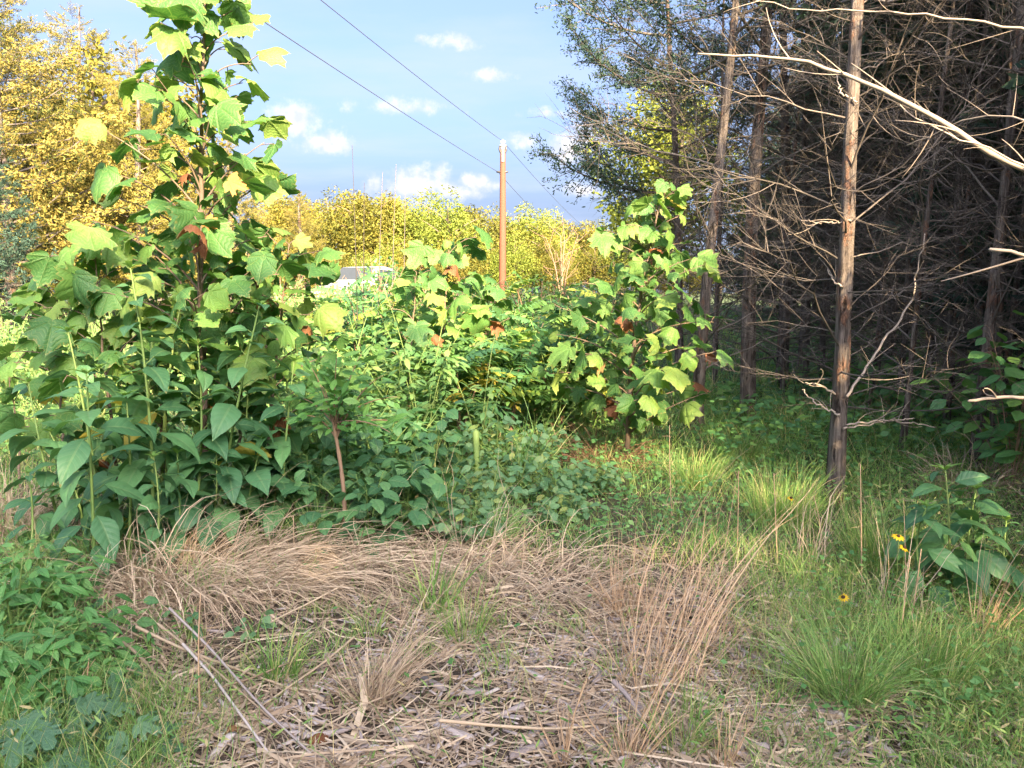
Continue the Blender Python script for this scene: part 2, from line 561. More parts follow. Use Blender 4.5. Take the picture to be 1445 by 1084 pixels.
M['chrome'] = plain_mat('wheel_alloy', [(0, (.5, .5, .5)), (1, (.6, .6, .6))], 9, .3, metal=1)
M['lamp'] = plain_mat('lamp_glass', [(0, (.7, .7, .7)), (1, (.8, .8, .8))], 9, .1)

# ground: soil, old thatch and moss
gm, nt, bs, out = base_mat('ground_soil')
a = noise(nt, .55, 5)
b = noise(nt, 13, 8, .75)
c = noise(nt, 60, 4, .7)
litter = ramp(nt, b, [(.3, (.04, .03, .022)), (.5, (.11, .082, .06)), (.7, (.24, .18, .14))])
green = ramp(nt, c, [(.3, (.035, .06, .02)), (.7, (.09, .13, .04))])
tcg = nt.nodes.new('ShaderNodeTexCoord')
sp = nt.nodes.new('ShaderNodeSeparateXYZ')
nt.links.new(tcg.outputs['Object'], sp.inputs[0])
mr = nt.nodes.new('ShaderNodeMapRange')
nt.links.new(mth(nt, 'ADD', sp.outputs[1], mth(nt, 'MULTIPLY', mth(nt, 'SUBTRACT', a, .5), 9.)), mr.inputs[0])
mr.inputs[1].default_value = 4.2
mr.inputs[2].default_value = 8.5
nt.links.new(mixc(nt, mr.outputs[0], litter, green), bs.inputs['Base Color'])
bs.inputs['Roughness'].default_value = .95
bp = nt.nodes.new('ShaderNodeBump')
bp.inputs['Strength'].default_value = .8
bp.inputs['Distance'].default_value = .04
nt.links.new(b, bp.inputs['Height'])
nt.links.new(bp.outputs[0], bs.inputs['Normal'])
M['ground'] = gm

# ------------------------------------------------------------------ ground
gx = np.concatenate([-np.geomspace(900, 12.5, 26), np.arange(-12, 14.01, .16), np.geomspace(14.6, 900, 26)])
gy = np.concatenate([-np.geomspace(500, 5, 16), np.arange(-4, 22.01, .16), np.geomspace(22.6, 1500, 34)])
X, Y = np.meshgrid(gx, gy)
Z = gz(X, Y)
V = np.stack([X, Y, Z], -1).reshape(-1, 3)
nx = len(gx)
i = (np.arange(len(gy) - 1)[:, None] * nx + np.arange(nx - 1)[None]).reshape(-1)
Q = np.stack([i, i + 1, i + nx + 1, i + nx], -1)
tag(obj('ground', mesh_from('ground', V, Q, np.zeros((0, 3), np.int32), {}, M['ground'])), kind='structure')


# ------------------------------------------------------------------ leaf shapes
HALF = [(0.10, -0.10), (0.27, -0.12), (0.40, -0.03), (.47, .05), (0.60, 0.13), (0.55, 0.24), (.55, .31), (0.50, 0.36), (0.56, 0.44), (0.66, 0.56), (0.53, 0.60),
        (0.50, 0.68), (0.40, 0.69), (0.33, .72), (0.31, 0.80), (0.22, 0.83), (0.18, 0.93), (0.085, 0.95), (0, 1.08)]


def lobed_leaf(seed, deep=1., droop=.25, fold=.05, wave=.06, curl=0.):
    g = np.random.default_rng(seed)
    h = np.array(HALF)
    if deep != 1:
        tips = {4, 9, 18}
        for k in range(len(h)):
            if k in (7, 6, 8, 12, 13, 14):
                h[k] *= (1 - .28 * (deep - 1))
    left = h[:-1][::-1].copy(); left[:, 0] *= -1
    outl = np.vstack([h, left])
    ang_t = {4, 9, 18, 27, 32}
    outl = outl * (1 + g.normal(0, .035, (len(outl), 1)))
    n = len(outl)
    vdo = np.array([0. if k in ang_t else 1. for k in range(n)])
    rings = [.33, .62, .84, 1.]
    V = [(0, 0, 0)]; vd = [0.]; vl = [0.]
    ph = g.uniform(0, 6, 4)
    for s in rings:
        for k in range(n):
            x, y = outl[k] * s
            z = fold * (vdo[k] - .5) * s * (1.2 - s) * 1.5
            z += wave * s * s * (math.sin(5 * x + ph[0]) * math.cos(4 * y + ph[1]) + .5 * math.sin(9 * y + ph[2]))
            z -= droop * (max(y, 0) ** 2) + droop * .7 * x * x + curl * abs(x) ** 1.5
            V.append((x, y, z)); vd.append(vdo[k]); vl.append(s)
    T = [(0, 1 + k, 1 + k + 1) for k in range(n - 1)]
    Q = []
    for r in range(len(rings) - 1):
        o = 1 + r * n
        for k in range(n - 1):
            Q.append((o + k, o + n + k, o + n + k + 1, o + k + 1))
    return np.array(V), np.array(Q), np.array(T), {'vd': np.array(vd), 'vl': np.array(vl)}


def blade_leaf(seed, w=.25, peak=.38, bend=.9, fold=.25, wave=.03, nl=8, tipp=1.0, na=2):
    """leaf 1 long: midrib bends down by `bend` radians, halves folded up along it"""
    g = np.random.default_rng(seed)
    t = np.linspace(0, 1, nl + 1)
    k = peak
    sh = np.where(t < k, np.sin(t / k * pi / 2) ** .8, np.cos((t - k) / (1 - k) * pi / 2) ** tipp)
    sh[-1] = .0
    sh[0] = .06
    hw = w * sh
    ang = -bend * (t ** 1.3) + g.normal(0, .05)
    ds = 1 / nl
    y = np.concatenate([[0], np.cumsum(np.cos(ang[:-1]) * ds)])
    z = np.concatenate([[0], np.cumsum(np.sin(ang[:-1]) * ds)])
    us = np.linspace(-1, 1, 2 * na + 1)
    ph = g.uniform(0, 6, 2)
    V, vd, vl = [], [], []
    for a in range(nl + 1):
        for u in us:
            fz = abs(u) * fold * hw[a] * 1.0 - (u * u) * hw[a] * .25
            V.append((u * hw[a] * math.cos(fold * .5), y[a], z[a] + fz + wave * abs(u) * math.sin(t[a] * 11 + ph[0] + u)))
            vd.append(abs(u)); vl.append(t[a])
    c = len(us)
    Q = [(a * c + b, a * c + b + 1, (a + 1) * c + b + 1, (a + 1) * c + b) for a in range(nl) for b in range(c - 1)]
    return np.array(V), np.array(Q), np.zeros((0, 3), int), {'vd': np.array(vd), 'vl': np.array(vl)}


def frond_leaf(seed, pairs=8, ll=.28, lw=.055):
    g = np.random.default_rng(seed)
    mb = MB()
    tpl = blade_leaf(seed, lw / ll, .4, .5, .3, .0, 4, na=1)
    P = bez((0, 0, 0), (0, .55, .12), (0, 1, -.22), 12)
    mb.tube(P, np.linspace(.012, .004, 12), 3, vd=1., vl=0.)
    pos, Yd, Zd, ss = [], [], [], []
    for k in range(pairs):
        t = .18 + .78 * k / pairs
        p = np.array([np.interp(t, np.linspace(0, 1, 12), P[:, q]) for q in range(3)])
        for sg in (-1, 1):
            pos.append(p)
            Yd.append((sg * 1., .45 + g.normal(0, .1), -.35 + g.normal(0, .18)))
            Zd.append((-sg * .1 + g.normal(0, .15), .2, 1))
            ss.append(ll * (1 - .35 * abs(t - .5) * 1.5))
    pos.append(P[-1]); Yd.append((0, 1, -.4)); Zd.append((0, .3, 1)); ss.append(ll)
    mb.scatter(tpl, pos, frames(np.array(Yd), np.array(Zd)), ss)
    return mb.arrays()


def lmesh(prefix, tpls, mat):
    return [mesh_from(prefix, *t, mat) for t in tpls]


SYC_T = [lobed_leaf(k, 1 + .22 * (k % 3), .1 + .13 * (k % 4), .1, .06 + .03 * (k % 3), .35 * (k % 2)) for k in range(12)]
SYC = lmesh('sycamore_leaf', SYC_T, M['syc'])
SYC_DEAD = lmesh('withered_leaf', [lobed_leaf(40 + k, 1.3, .5, .12, .14, 1.1) for k in range(3)], M['syc_dead'])
SYC_OR = lmesh('orange_leaf', [lobed_leaf(50, 1.6, .2, .08, .1)], M['syc_orange'])
SYC_YEL = lmesh('yellow_leaf', [lobed_leaf(51, 1.2, .2, .08, .1)], M['yel'])
WING_T = [blade_leaf(60 + k, .24 + .02 * (k % 3), .34, .8 + .3 * (k % 3), .35, .02, 8, 1.15) for k in range(6)]
WING = lmesh('wing_leaf', WING_T, M['wing'])
WINGTOP = lmesh('young_leaf', [blade_leaf(70 + k, .17, .38, .6, .6, .0, 6) for k in range(3)], M['wing_top'])
DARK_T = [blade_leaf(80 + k, .36, .38, .7 + .2 * (k % 2), .25, .025, 7, .9) for k in range(4)]
DARK = lmesh('round_leaf', DARK_T, M['dark'])
PALE = lmesh('pale_leaf', [blade_leaf(90 + k, .33, .33, .6, .25, .02, 6, 1.1) for k in range(4)], M['pale'])
SMALL = lmesh('small_leaf', [blade_leaf(100 + k, .21, .45, .4, .3, .0, 6) for k in range(4)], M['small'])
HERB = lmesh('herb_leaf', [blade_leaf(110 + k, .17, .4, .7, .4, .01, 6) for k in range(4)], M['herb'])
BLUE = lmesh('bluish_leaf', [lobed_leaf(120 + k, 2.0, .2, .06, .05) for k in range(3)], M['blue'])
FROND_T = [frond_leaf(130 + k) for k in range(4)]
FROND = lmesh('frond', FROND_T, M['sumac'])
FROND_Y = lmesh('yellow_frond', FROND_T[:2], M['yel'])
UNDER_T = [blade_leaf(140 + k, .32, .45, .5, .25, .02, 5) for k in range(3)]
UNDER = lmesh('understory_leaf', UNDER_T, M['under'])
WEED_T = [blade_leaf(150 + k, .2, .4, .7, .3, .0, 4, na=1) for k in range(3)]
QUAD_T = (np.array([(-.5, 0, 0), (0, -.1, .08), (.5, 0, 0), (0, 1, -.1), (-.32, .62, .05), (.32, .62, .05)]) * np.array((.55, 1, 1)),
          np.array([(0, 1, 2, 5), (0, 5, 3, 4)]), np.zeros((0, 3), int), {})
EMPTY3 = np.zeros((0, 3), int)


def put_leaf(meshes, parent, p, d, n, s, g, name='leaf'):
    Rm = frames(np.asarray(d, float), np.asarray(n, float))
    return obj(name, meshes[g.integers(len(meshes))], parent, mat4(Rm, s, p))


# ------------------------------------------------------------------ sycamore saplings
def sycamore(label, base, path, r0, n_br, leaf_s, reach, seed, n_leaf_max=290, dead=0.03, extra=(), t0=.12, t1=.97, up=.75, step=.17, group='sycamore saplings', orange=False):
    """path: trunk points in world space, first = base"""
    g = np.random.default_rng(seed)
    base = np.asarray(base, float)
    t = thing('sycamore_sapling', label, 'tree', base, group)
    P = poly(np.asarray(path) - base, 22)
    P[1:-1] += g.normal(0, .006, (20, 3))
    tr = MB(); tr.tube(P, np.linspace(r0, r0 * .22, 22), 8)
    H = P[-1][2]
    cnt = 0
    ga = g.uniform(0, 6)
    fr = np.linspace(0, 1, 22)

    def leafat(p, out, k, size, mb):
        nonlocal cnt
        if cnt >= n_leaf_max: return
        cnt += 1
        pl = g.uniform(.25, .5) * size
        d0 = nv(np.array(out) + g.normal(0, .35, 3) + (0, 0, .35))
        q = p + d0 * pl
        mb.tube(bez(p, p + d0 * pl * .6 + (0, 0, .01), q, 4), .0035, 3, cap=False)
        d = nv(np.array((d0[0], d0[1], 0)) + g.normal(0, .35, 3) + (0, 0, -.35 - .45 * g.random()))
        n = nv(np.array((0, 0, 1.)) + g.normal(0, .6, 3) + np.array((.05, -.18, 0)))
        ms = SYC
        u = g.random()
        if u < dead * (1.6 - 1.2 * min(1, q[2] / H)) * 1.4: ms = SYC_DEAD
        elif u > .99: ms = SYC_YEL
        put_leaf(ms, t, q, d, n, size * g.uniform(.5, 1.15) * (.8 if ms is SYC_DEAD else 1), g)

    for k in range(n_br):
        f = t0 + (t1 - t0) * (k + .5) / n_br
        p0 = np.array([np.interp(f, fr, P[:, q]) for q in range(3)])
        ga += 2.4 + g.normal(0, .3)
        o = np.array((math.cos(ga), math.sin(ga), 0))
        ln = float(reach(f)) * g.uniform(.75, 1.2)
        end = p0 + o * ln * .85 + (0, 0, ln * up * g.uniform(.5, 1.1))
        B = bez(p0, p0 + o * ln * .3 + (0, 0, ln * up * .65), end, 9)
        br = MB()
        br.tube(B, np.linspace(r0 * .42 * (1 - .6 * f), .003, 9), 5)
        m = max(2, int(ln / step) + 1)
        for j in range(m):
            ff = (j + .8) / m
            p = np.array([np.interp(ff, np.linspace(0, 1, 9), B[:, q]) for q in range(3)])
            sd = np.cross(o, (0, 0, 1)) * (1 if (j + k) % 2 else -1)
            leafat(p, o * (.5 + .5 * (j == m - 1)) + sd * (0. if j == m - 1 else .9), k, leaf_s * (.75 + .35 * ff), br)
        obj('branch', br.mesh('branch', M['syc_bark']), t)
    for k in range(6):
        ga += 2.4
        o = np.array((math.cos(ga), math.sin(ga), .6))
        leafat(P[-1 - k // 2], o, k, leaf_s * .7, tr)
    obj('trunk', tr.mesh('trunk', M['syc_bark']), t)
    if orange:
        for (q, d, n, s) in orange:
            put_leaf(SYC_OR, t, np.asarray(q) - base, d, n, s, g)
    return t


def up_path(px0, py0, pts, dy=0.0):
    """trunk path: base pixel on the ground, then pixels at the same depth"""
    b = gp(px0, py0)
    return b, [b] + [at(px, py, b[1] + dy * k) for k, (px, py) in enumerate(pts)]


b, P = up_path(292, 752, [(288, 600), (286, 450), (283, 300), (284, 160), (287, 40), (292, -50)])
yb = b[1]
sycamore('tall sycamore sapling with big lobed leaves rising above the bank of broad pointed weeds', b, P, .028, 54, .2, lambda f: .08 + .98 * (1 - f) ** .8, 11, 298, .02, step=.145, t0=.3,
         orange=[(at(322, 255, yb - .25), (.8, -.2, -.3), (0, -1, .35), .13), (at(290, 310, yb - .2), (.7, -.2, -.5), (0, -1, .2), .09)], group=None)
b, P = up_path(172, 742, [(160, 600), (142, 480), (138, 400), (125, 330)])
sycamore('short sycamore sapling with large light green leaves beside the tallest sapling', b, P, .016, 22, .22, lambda f: .25 + .55 * (1 - f), 12, 150, .02, step=.13, up=.6, group=None)
b, P = up_path(372, 735, [(380, 600), (392, 480), (402, 400), (408, 345)])
sycamore('sycamore sapling with a dense lower crown between the tallest sapling and the parked car', b, P, .018, 24, .2, lambda f: .2 + .6 * (1 - f), 18, 150, .02, up=.6, group=None, t0=.3, step=.14)
b, P = up_path(232, 725, [(228, 600), (222, 480), (215, 390), (212, 335)])
sycamore('bushy sycamore sapling with small leaves just beside the tallest one', b, P, .016, 24, .18, lambda f: .18 + .5 * (1 - f), 20, 150, .02, up=.6, group=None, t0=.35, step=.13)
b, P = up_path(335, 722, [(338, 600), (342, 480), (348, 400), (352, 350)])
sycamore('small-leaved sycamore sapling behind the leaning pointed-leaf weed', b, P, .016, 24, .18, lambda f: .18 + .5 * (1 - f), 21, 150, .02, up=.6, group=None, t0=.35, step=.13)
b, P = up_path(90, 715, [(88, 600), (84, 480), (80, 410)])
sycamore('low sycamore sapling among the field weeds beside the short one', b, P, .014, 12, .21, lambda f: .2 + .35 * (1 - f), 19, 60, .02, up=.6, group=None, t0=.45)
b, P = up_path(626, 628, [(624, 520), (628, 430), (633, 345)])
sycamore('young sycamore with broad hanging leaves in front of the utility pole', b, P, .02, 18, .24, lambda f: .3 + .35 * (1 - f), 13, 80, .02, group=None, t0=.3)
b, P = up_path(575, 640, [(578, 520), (584, 440), (588, 385)])
sycamore('small leafy sycamore in front of the parked silver car', b, P, .016, 12, .22, lambda f: .2 + .3 * (1 - f), 14, 70, .02, group=None, t0=.35)
b, P = up_path(690, 622, [(688, 520), (690, 440), (684, 395)])
sycamore('low sycamore with wide leaves growing through the sumac below the utility pole', b, P, .016, 13, .24, lambda f: .25 + .3 * (1 - f), 15, 70, .02, group=None, t0=.35)
b, P = up_path(884, 655, [(888, 560), (897, 460), (911, 365), (928, 300), (942, 262)])
sycamore('slender young sycamore with yellowing leaves growing at the edge of the cedars', b, P, .03, 44, .195, lambda f: .16 + 1.1 * (1 - f) ** 1.0 * min(1, .5 + f * 1.8), 16, 298, .025, up=.45, step=.13, group=None, t0=.1)
b, P = up_path(30, 700, [(25, 600), (10, 520), (5, 500)])
sycamore('small sycamore sprout with one broad pale leaf above low ground cover', b, P, .012, 4, .27, lambda f: .25, 17, 12, .0, group=None, t0=.5)


# ------------------------------------------------------------------ broad-leaved weeds (alternate pointed leaves)
def wingstem(label, base, top, leaf_s, seed, step=.085, n_max=60, stemmat='stem', group='tall pointed-leaf weeds', t0=.12, name='wingstem_plant', lean=.0):
    g = np.random.default_rng(seed)
    base = np.asarray(base, float)
    t = thing(name, label, 'plant', base, group)
    top = np.asarray(top) - base
    mid = top * .5 + g.normal(0, .03, 3) * (1, 1, 0)
    P = bez((0, 0, 0), mid + (mid - top * .5), top, 14)
    Ht = np.linalg.norm(top)
    mb = MB(); mb.tube(P, np.linspace(.011, .004, 14) * (.6 + .4 * min(1.5, Ht)), 6)
    n = min(n_max, int(Ht * (1 - t0) / step))
    ga = g.uniform(0, 6)
    leaves = []
    for k in range(n):
        f = t0 + (1 - t0) * (k + .5) / n
        p = np.array([np.interp(f, np.linspace(0, 1, 14), P[:, q]) for q in range(3)])
        ga += 2.4 + g.normal(0, .35)
        o = np.array((math.cos(ga), math.sin(ga), 0))
        sz = leaf_s * (1.05 - .1 * abs(f - .45) * 2) * g.uniform(.75, 1.15) * (1 - .55 * max(0, f - .75) / .25)
        pl = .26 * sz
        d0 = nv(o + (0, 0, .75))
        q = p + d0 * pl
        mb.tube(bez(p, p + d0 * pl * .6, q, 3), .0028, 3, cap=False)
        el = .25 - .85 * (1 - f) + g.normal(0, .22)
        d = nv(o + (0, 0, el))
        nn = nv(np.array((0, 0, 1.)) + g.normal(0, .28, 3) + o * .2)
        ms = WING
        if g.random() < .02: ms = SMALLYEL
        leaves.append((ms, q, d, nn, sz))
    for k in range(5):
        ga += 2.4
        o = np.array((math.cos(ga), math.sin(ga), 0))
        leaves.append((WINGTOP, P[-1], nv(o + (0, 0, .5 + .4 * g.random())), nv(np.array((0, 0, 1.)) - o * .4), leaf_s * .38 * g.uniform(.7, 1.1)))
    obj('stem', mb.mesh('stem', M[stemmat]), t)
    for ms, q, d, nn, s in leaves:
        put_leaf(ms, t, q, d, nn, s, g)
    return t


SMALLYEL = lmesh('yellow_leaf', [blade_leaf(170, .26, .4, .8, .4, .03, 6)], M['yel'])

WS = [((135, 830), (122, 528), 0.268, 'pointed-leaf weed with thick pale stem standing in front of its bank'),
      ((214, 790), (184, 378), 0.281, 'tallest pointed-leaf weed reaching up among the sycamore leaves'),
      ((268, 775), (279, 488), 0.293, 'upright pointed-leaf weed with a pale bud directly before the sycamore trunk'),
      ((300, 775), (366, 432), 0.305, 'leaning pointed-leaf weed tilted away from the sycamore trunk'),
      ((216, 812), (217, 645), .18, 'short pointed-leaf weed at the edge of the straw mound'),
      ((40, 810), (40, 668), .17, 'short young pointed-leaf weed beside the bleached straw clump'),
      ((150, 785), (96, 468), 0.268, 'pointed-leaf weed with arching upper leaves beside the short sycamore'),
      ((95, 780), (40, 540), 0.244, 'pointed-leaf weed standing next to the small sycamore sprout'),
      ((245, 765), (236, 560), 0.281, 'mid-height pointed-leaf weed crowded inside the bank'),
      ((325, 768), (322, 590), 0.305, 'broad pointed-leaf weed at the foot of the leaning one'),
      ((375, 755), (392, 570), 0.281, 'pointed-leaf weed at the end of the bank next to the round-leaved shrubs'),
      ((175, 775), (160, 600), 0.268, 'pointed-leaf weed in the shade under the short sycamore'),
      ((430, 740), (425, 600), 0.244, 'pointed-leaf weed behind the small tree with the thin bent trunk'),
      ((340, 752), (352, 520), 0.293, 'dark pointed-leaf weed behind the leaning one'),
      ((120, 790), (70, 610), .24, 'lower pointed-leaf weed at the outer end of the bank'),
      ((255, 790), (250, 640), .25, 'pointed-leaf weed rising straight out of the straw mound'),
      ((290, 785), (305, 640), .27, 'pointed-leaf weed with broad low leaves behind the straw mound'),
      ((350, 775), (372, 620), .26, 'pointed-leaf weed with drooping leaves next to the light green seedling'),
      ((180, 800), (178, 560), .26, 'pointed-leaf weed directly behind the thick pale stem'),
      ((230, 765), (255, 430), .27, 'slender pointed-leaf weed just beside the sycamore trunk'),
      ((395, 765), (415, 510), .26, 'tall pointed-leaf weed at the shaded end of the bank'),
      ((310, 752), (320, 455), .27, 'pointed-leaf weed rising behind the sycamore trunk'),
      ((130, 770), (140, 520), .26, 'pointed-leaf weed under the leaves of the short sycamore'),
      ((205, 757), (215, 470), 0.281, 'pointed-leaf weed hidden between the two sycamore saplings')]
for k, (bp_, tp_, s, lb) in enumerate(WS):
    b = gp(*bp_)
    wingstem(lb, b, at(tp_[0], tp_[1], b[1] + .05), s, 200 + k, step=.05)
for k, (bp_, tp_, s, lb) in enumerate([((1338, 846), (1334, 664), 0.24, 'bushy pointed-leaf weed with yellowish stem beside the yellow daisies'),
                                       ((1316, 855), (1308, 715), .22, 'side shoot of pointed leaves at the foot of the bushy weed'),
                                       ((1412, 842), (1420, 735), .2, 'low pointed-leaf weed with yellow stem under the spreading understory shrub'),
                                       ((1365, 842), (1378, 690), .23, 'pointed-leaf weed between the bushy one and the understory shrub')]):
    b = gp(*bp_)
    wingstem(lb, b, at(tp_[0], tp_[1], b[1] + .05), s, 240 + k, step=.034, group='pointed-leaf weeds by the daisies')


# ------------------------------------------------------------------ leafy shrubs with separate leaves
def leafy(name, label, base, rad, h, leaves, leaf_s, n, seed, stem='stem', group=None, cat='shrub', face=.35, dome=True, nst=7, low=.05):
    g = np.random.default_rng(seed)
    base = np.asarray(base, float)
    t = thing(name, label, cat, base, group)
    mb = MB()
    lv = []
    per = max(1, n // nst)
    for k in range(nst):
        a = 2.4 * k + g.normal(0, .3)
        rr = rad * math.sqrt((k + .5) / nst)
        hh = h * (1 - .45 * (rr / rad) ** 2) * g.uniform(.8, 1.1)
        tip = np.array((math.cos(a) * rr, math.sin(a) * rr, hh))
        B = bez((g.normal(0, .02), g.normal(0, .02), 0), tip * (.35, .35, .65), tip, 9)
        mb.tube(B, np.linspace(.007, .0025, 9), 4)
        for j in range(per):
            f = low + (1 - low) * ((j + g.random()) / per) ** .75
            p = np.array([np.interp(f, np.linspace(0, 1, 9), B[:, q]) for q in range(3)])
            b_ = g.uniform(0, 2 * pi)
            o = np.array((math.cos(b_), math.sin(b_), 0))
            sp_ = leaf_s * g.uniform(.3, 1.4)
            q = p + nv(o + (0, 0, g.uniform(.1, .8))) * sp_
            mb.tube(np.array([p, (p + q) / 2 + (0, 0, .01), q]), .0016, 3, cap=False)
            d = nv(o + (0, 0, -.25 + g.normal(0, .25)))
            nn = nv(np.array((0, -face, 1.)) + g.normal(0, .3, 3))
            lv.append((q, d, nn, leaf_s * g.uniform(.65, 1.2)))
    obj('stem', mb.mesh('stem', M[stem]), t)
    for q, d, nn, s in lv:
        put_leaf(leaves, t, q, d, nn, s, g)
    return t


RS = [((520, 778), .42, .55, 'dark round-leaved shrub at the foot of the thin bent trunk'),
      ((575, 755), .4, .62, 'dark round-leaved shrub beside the pale spike of mullein'),
      ((445, 748), .42, .72, 'dark round-leaved shrub in deep shade behind the thin bent trunk'),
      ((540, 722), .45, .8, 'tall dark round-leaved shrub under the canopy of the small tree'),
      ((610, 712), .4, .72, 'round-leaved shrub rising behind the mullein spike'),
      ((395, 735), .35, .6, 'round-leaved shrub at the end of the pointed-leaf weeds')]
for k, (bp_, rd, h, lb) in enumerate(RS):
    leafy('round_leaf_shrub', lb, gp(*bp_), rd, h, DARK, .125, 112, 300 + k, group='dark round-leaved shrubs', nst=8)
PS = [((690, 735), .32, .42, 'pale-leaved snakeroot clump in front of the mullein spike'),
      ((735, 712), .38, .52, 'pale-leaved snakeroot clump with yellowing lower leaves'),
      ((785, 722), .34, .42, 'pale-leaved snakeroot clump beside the arching green blades'),
      ((660, 765), .28, .26, 'low pale-leaved snakeroot clump at the edge of the straw litter'),
      ((640, 690), .38, .62, 'taller pale-leaved snakeroot clump behind the round-leaved shrubs'),
      ((700, 672), .42, .62, 'dense pale-leaved snakeroot clump under the sumac'),
      ((765, 668), .38, .45, 'small-leaved snakeroot clump near the fallen brown straw'),
      ((835, 700), .3, .26, 'low snakeroot clump beside the slender sycamore'),
      ((800, 745), .24, .26, 'lowest snakeroot clump behind the arching straw')]
for k, (bp_, rd, h, lb) in enumerate(PS):
    leafy('snakeroot_clump', lb, gp(*bp_), rd, h, PALE, .082, 120, 320 + k, group='pale snakeroot clumps', nst=10, face=.5)
leafy('understory_shrub', 'spreading understory shrub with round leaves at the edge of the dark cedars', gp(1428, 700), .62, 1.45, UNDER, .16, 230, 340, 'stem_r', nst=11, low=.2)
leafy('understory_shrub', 'low understory shrub in deep shade between the thin dead trunks', gp(1290, 620), .7, .7, UNDER, .13, 120, 341, 'stem_r', nst=9, low=.2)
leafy('understory_shrub', 'understory shrub behind the thick bare cedar trunk', gp(1225, 590), .8, .8, UNDER, .14, 120, 342, 'stem_r', nst=9, low=.2)
leafy('understory_shrub', 'understory shrub under the cedar with twin dead forks', gp(1375, 625), .8, .95, UNDER, .14, 130, 343, 'stem_r', nst=10, low=.2)
leafy('understory_shrub', 'distant understory shrub deep inside the cedar stand', gp(1180, 545), .9, .8, UNDER, .16, 110, 344, 'stem_r', nst=9, low=.2)
HS = [((70, 985), .16, .34, 'leafy green herb in front of the dead stalks'),
      ((25, 930), .2, .5, 'tall leafy green herb beside the straw mound'),
      ((60, 905), .18, .42, 'leafy green herb behind the stout upright ones'),
      ((110, 1010), .13, .2, 'small leafy herb next to the broken straw stalk'),
      ((15, 1010), .18, .36, 'leafy green herb standing over the bluish lobed leaves'),
      ((120, 950), .13, .26, 'slim leafy herb next to the fallen stalks'),
      ((50, 850), .18, .34, 'leafy herb under the short pointed-leaf weed'),
      ((95, 870), .15, .26, 'leafy herb growing against the straw mound')]
for k, (bp_, rd, h, lb) in enumerate(HS):
    leafy('leafy_herb', lb, gp(*bp_), rd, h, HERB, .1, 90, 350 + k, group='leafy green herbs', cat='herb', nst=7, face=.3)
for k, (px, py, rd, h, lb) in enumerate([(25, 1095, .2, .16, 'bluish lobed-leaf creeper next to the leafy herbs'), (130, 1080, .2, .15, 'bluish lobed-leaf creeper spreading over the straw litter'),
                                         (200, 1075, .12, .12, 'small three-lobed creeper shoot on the straw litter'), (75, 1060, .2, .14, 'bluish lobed-leaf creeper between the herbs')]):
    leafy('lobed_creeper', lb, gp(px, py), rd, h, BLUE, .09 if k != 2 else .075, 26 if k != 2 else 9, 360 + k, group='lobed creepers', cat='creeper', nst=5, face=.3)
for k, (px, py, rd, h, n, lb) in enumerate([(168, 905, .12, .2, 9, 'small heart-leaved seedling in front of the straw mound'), (222, 895, .08, .14, 12, 'tiny seedling at the foot of the straw mound'),
                                             (360, 905, .1, .14, 14, 'seedling peeping through the straw mound'), (318, 735, .12, .22, 16, 'light green seedling under the leaning weed'),
                                             (430, 815, .1, .12, 10, 'bluish seedling on top of the straw mound'), (270, 900, .09, .16, 12, 'dark seedling climbing the straw mound'),
                                             (180, 960, .12, .1, 12, 'low seedling between the fallen stalks'), (205, 925, .09, .14, 10, 'upright seedling behind the fallen stalks')]):
    leafy('seedling', lb, gp(px, py), rd, h, [DARK, HERB, PALE, HERB, BLUE, DARK, DARK, HERB][k] if k != 4 else PALE, .085 if k < 1 else .06, n, 370 + k, group='seedlings', cat='seedling', nst=3)

# small tree with thin bent trunk
b = gp(478, 778)
g = np.random.default_rng(5)
t = thing('small_tree', 'small tree with a thin bent brown trunk and a flat fan of narrow leaves', 'tree', b)
P = poly([b - b, at(487, 735, b[1]) - b, at(485, 690, b[1]) - b, at(480, 650, b[1]) - b, at(471, 598, b[1]) - b], 18)
mb = MB(); mb.tube(P, np.linspace(.016, .011, 18) * (1 + .12 * np.sin(np.arange(18) * 2.1)), 7)
obj('trunk', mb.mesh('trunk', M['stem_r']), t)
tips = [(415, 560), (440, 520), (425, 590), (475, 505), (510, 500), (540, 530), (560, 560), (530, 590), (455, 545), (495, 540), (575, 600), (500, 570), (550, 610), (480, 560)]
for k, (px, py) in enumerate(tips):
    e = at(px, py, b[1] + g.uniform(-.35, .35)) - b
    B = bez(P[-1 - (k % 3)], (P[-1] + e) / 2 + (0, 0, .08), e, 10)
    mb = MB(); mb.tube(B, np.linspace(.006, .002, 10), 4)
    for j in range(19):
        f = .15 + .85 * j / 18
        p = np.array([np.interp(f, np.linspace(0, 1, 10), B[:, q]) for q in range(3)])
        tg = nv(e - P[-1])
        sd = np.cross(tg, (0, 0, 1)) * (1 if j % 2 else -1)
        d = nv(sd + tg * .5 + g.normal(0, .45, 3) + (0, 0, -.15))
        q = p + d * .025 + g.normal(0, .015, 3)
        put_leaf(SMALL, t, q, d, nv(np.array((0, -.35, 1.)) + g.normal(0, .35, 3)), .095 * g.uniform(.7, 1.2), g)
    obj('branch', mb.mesh('branch', M['stem_r']), t)


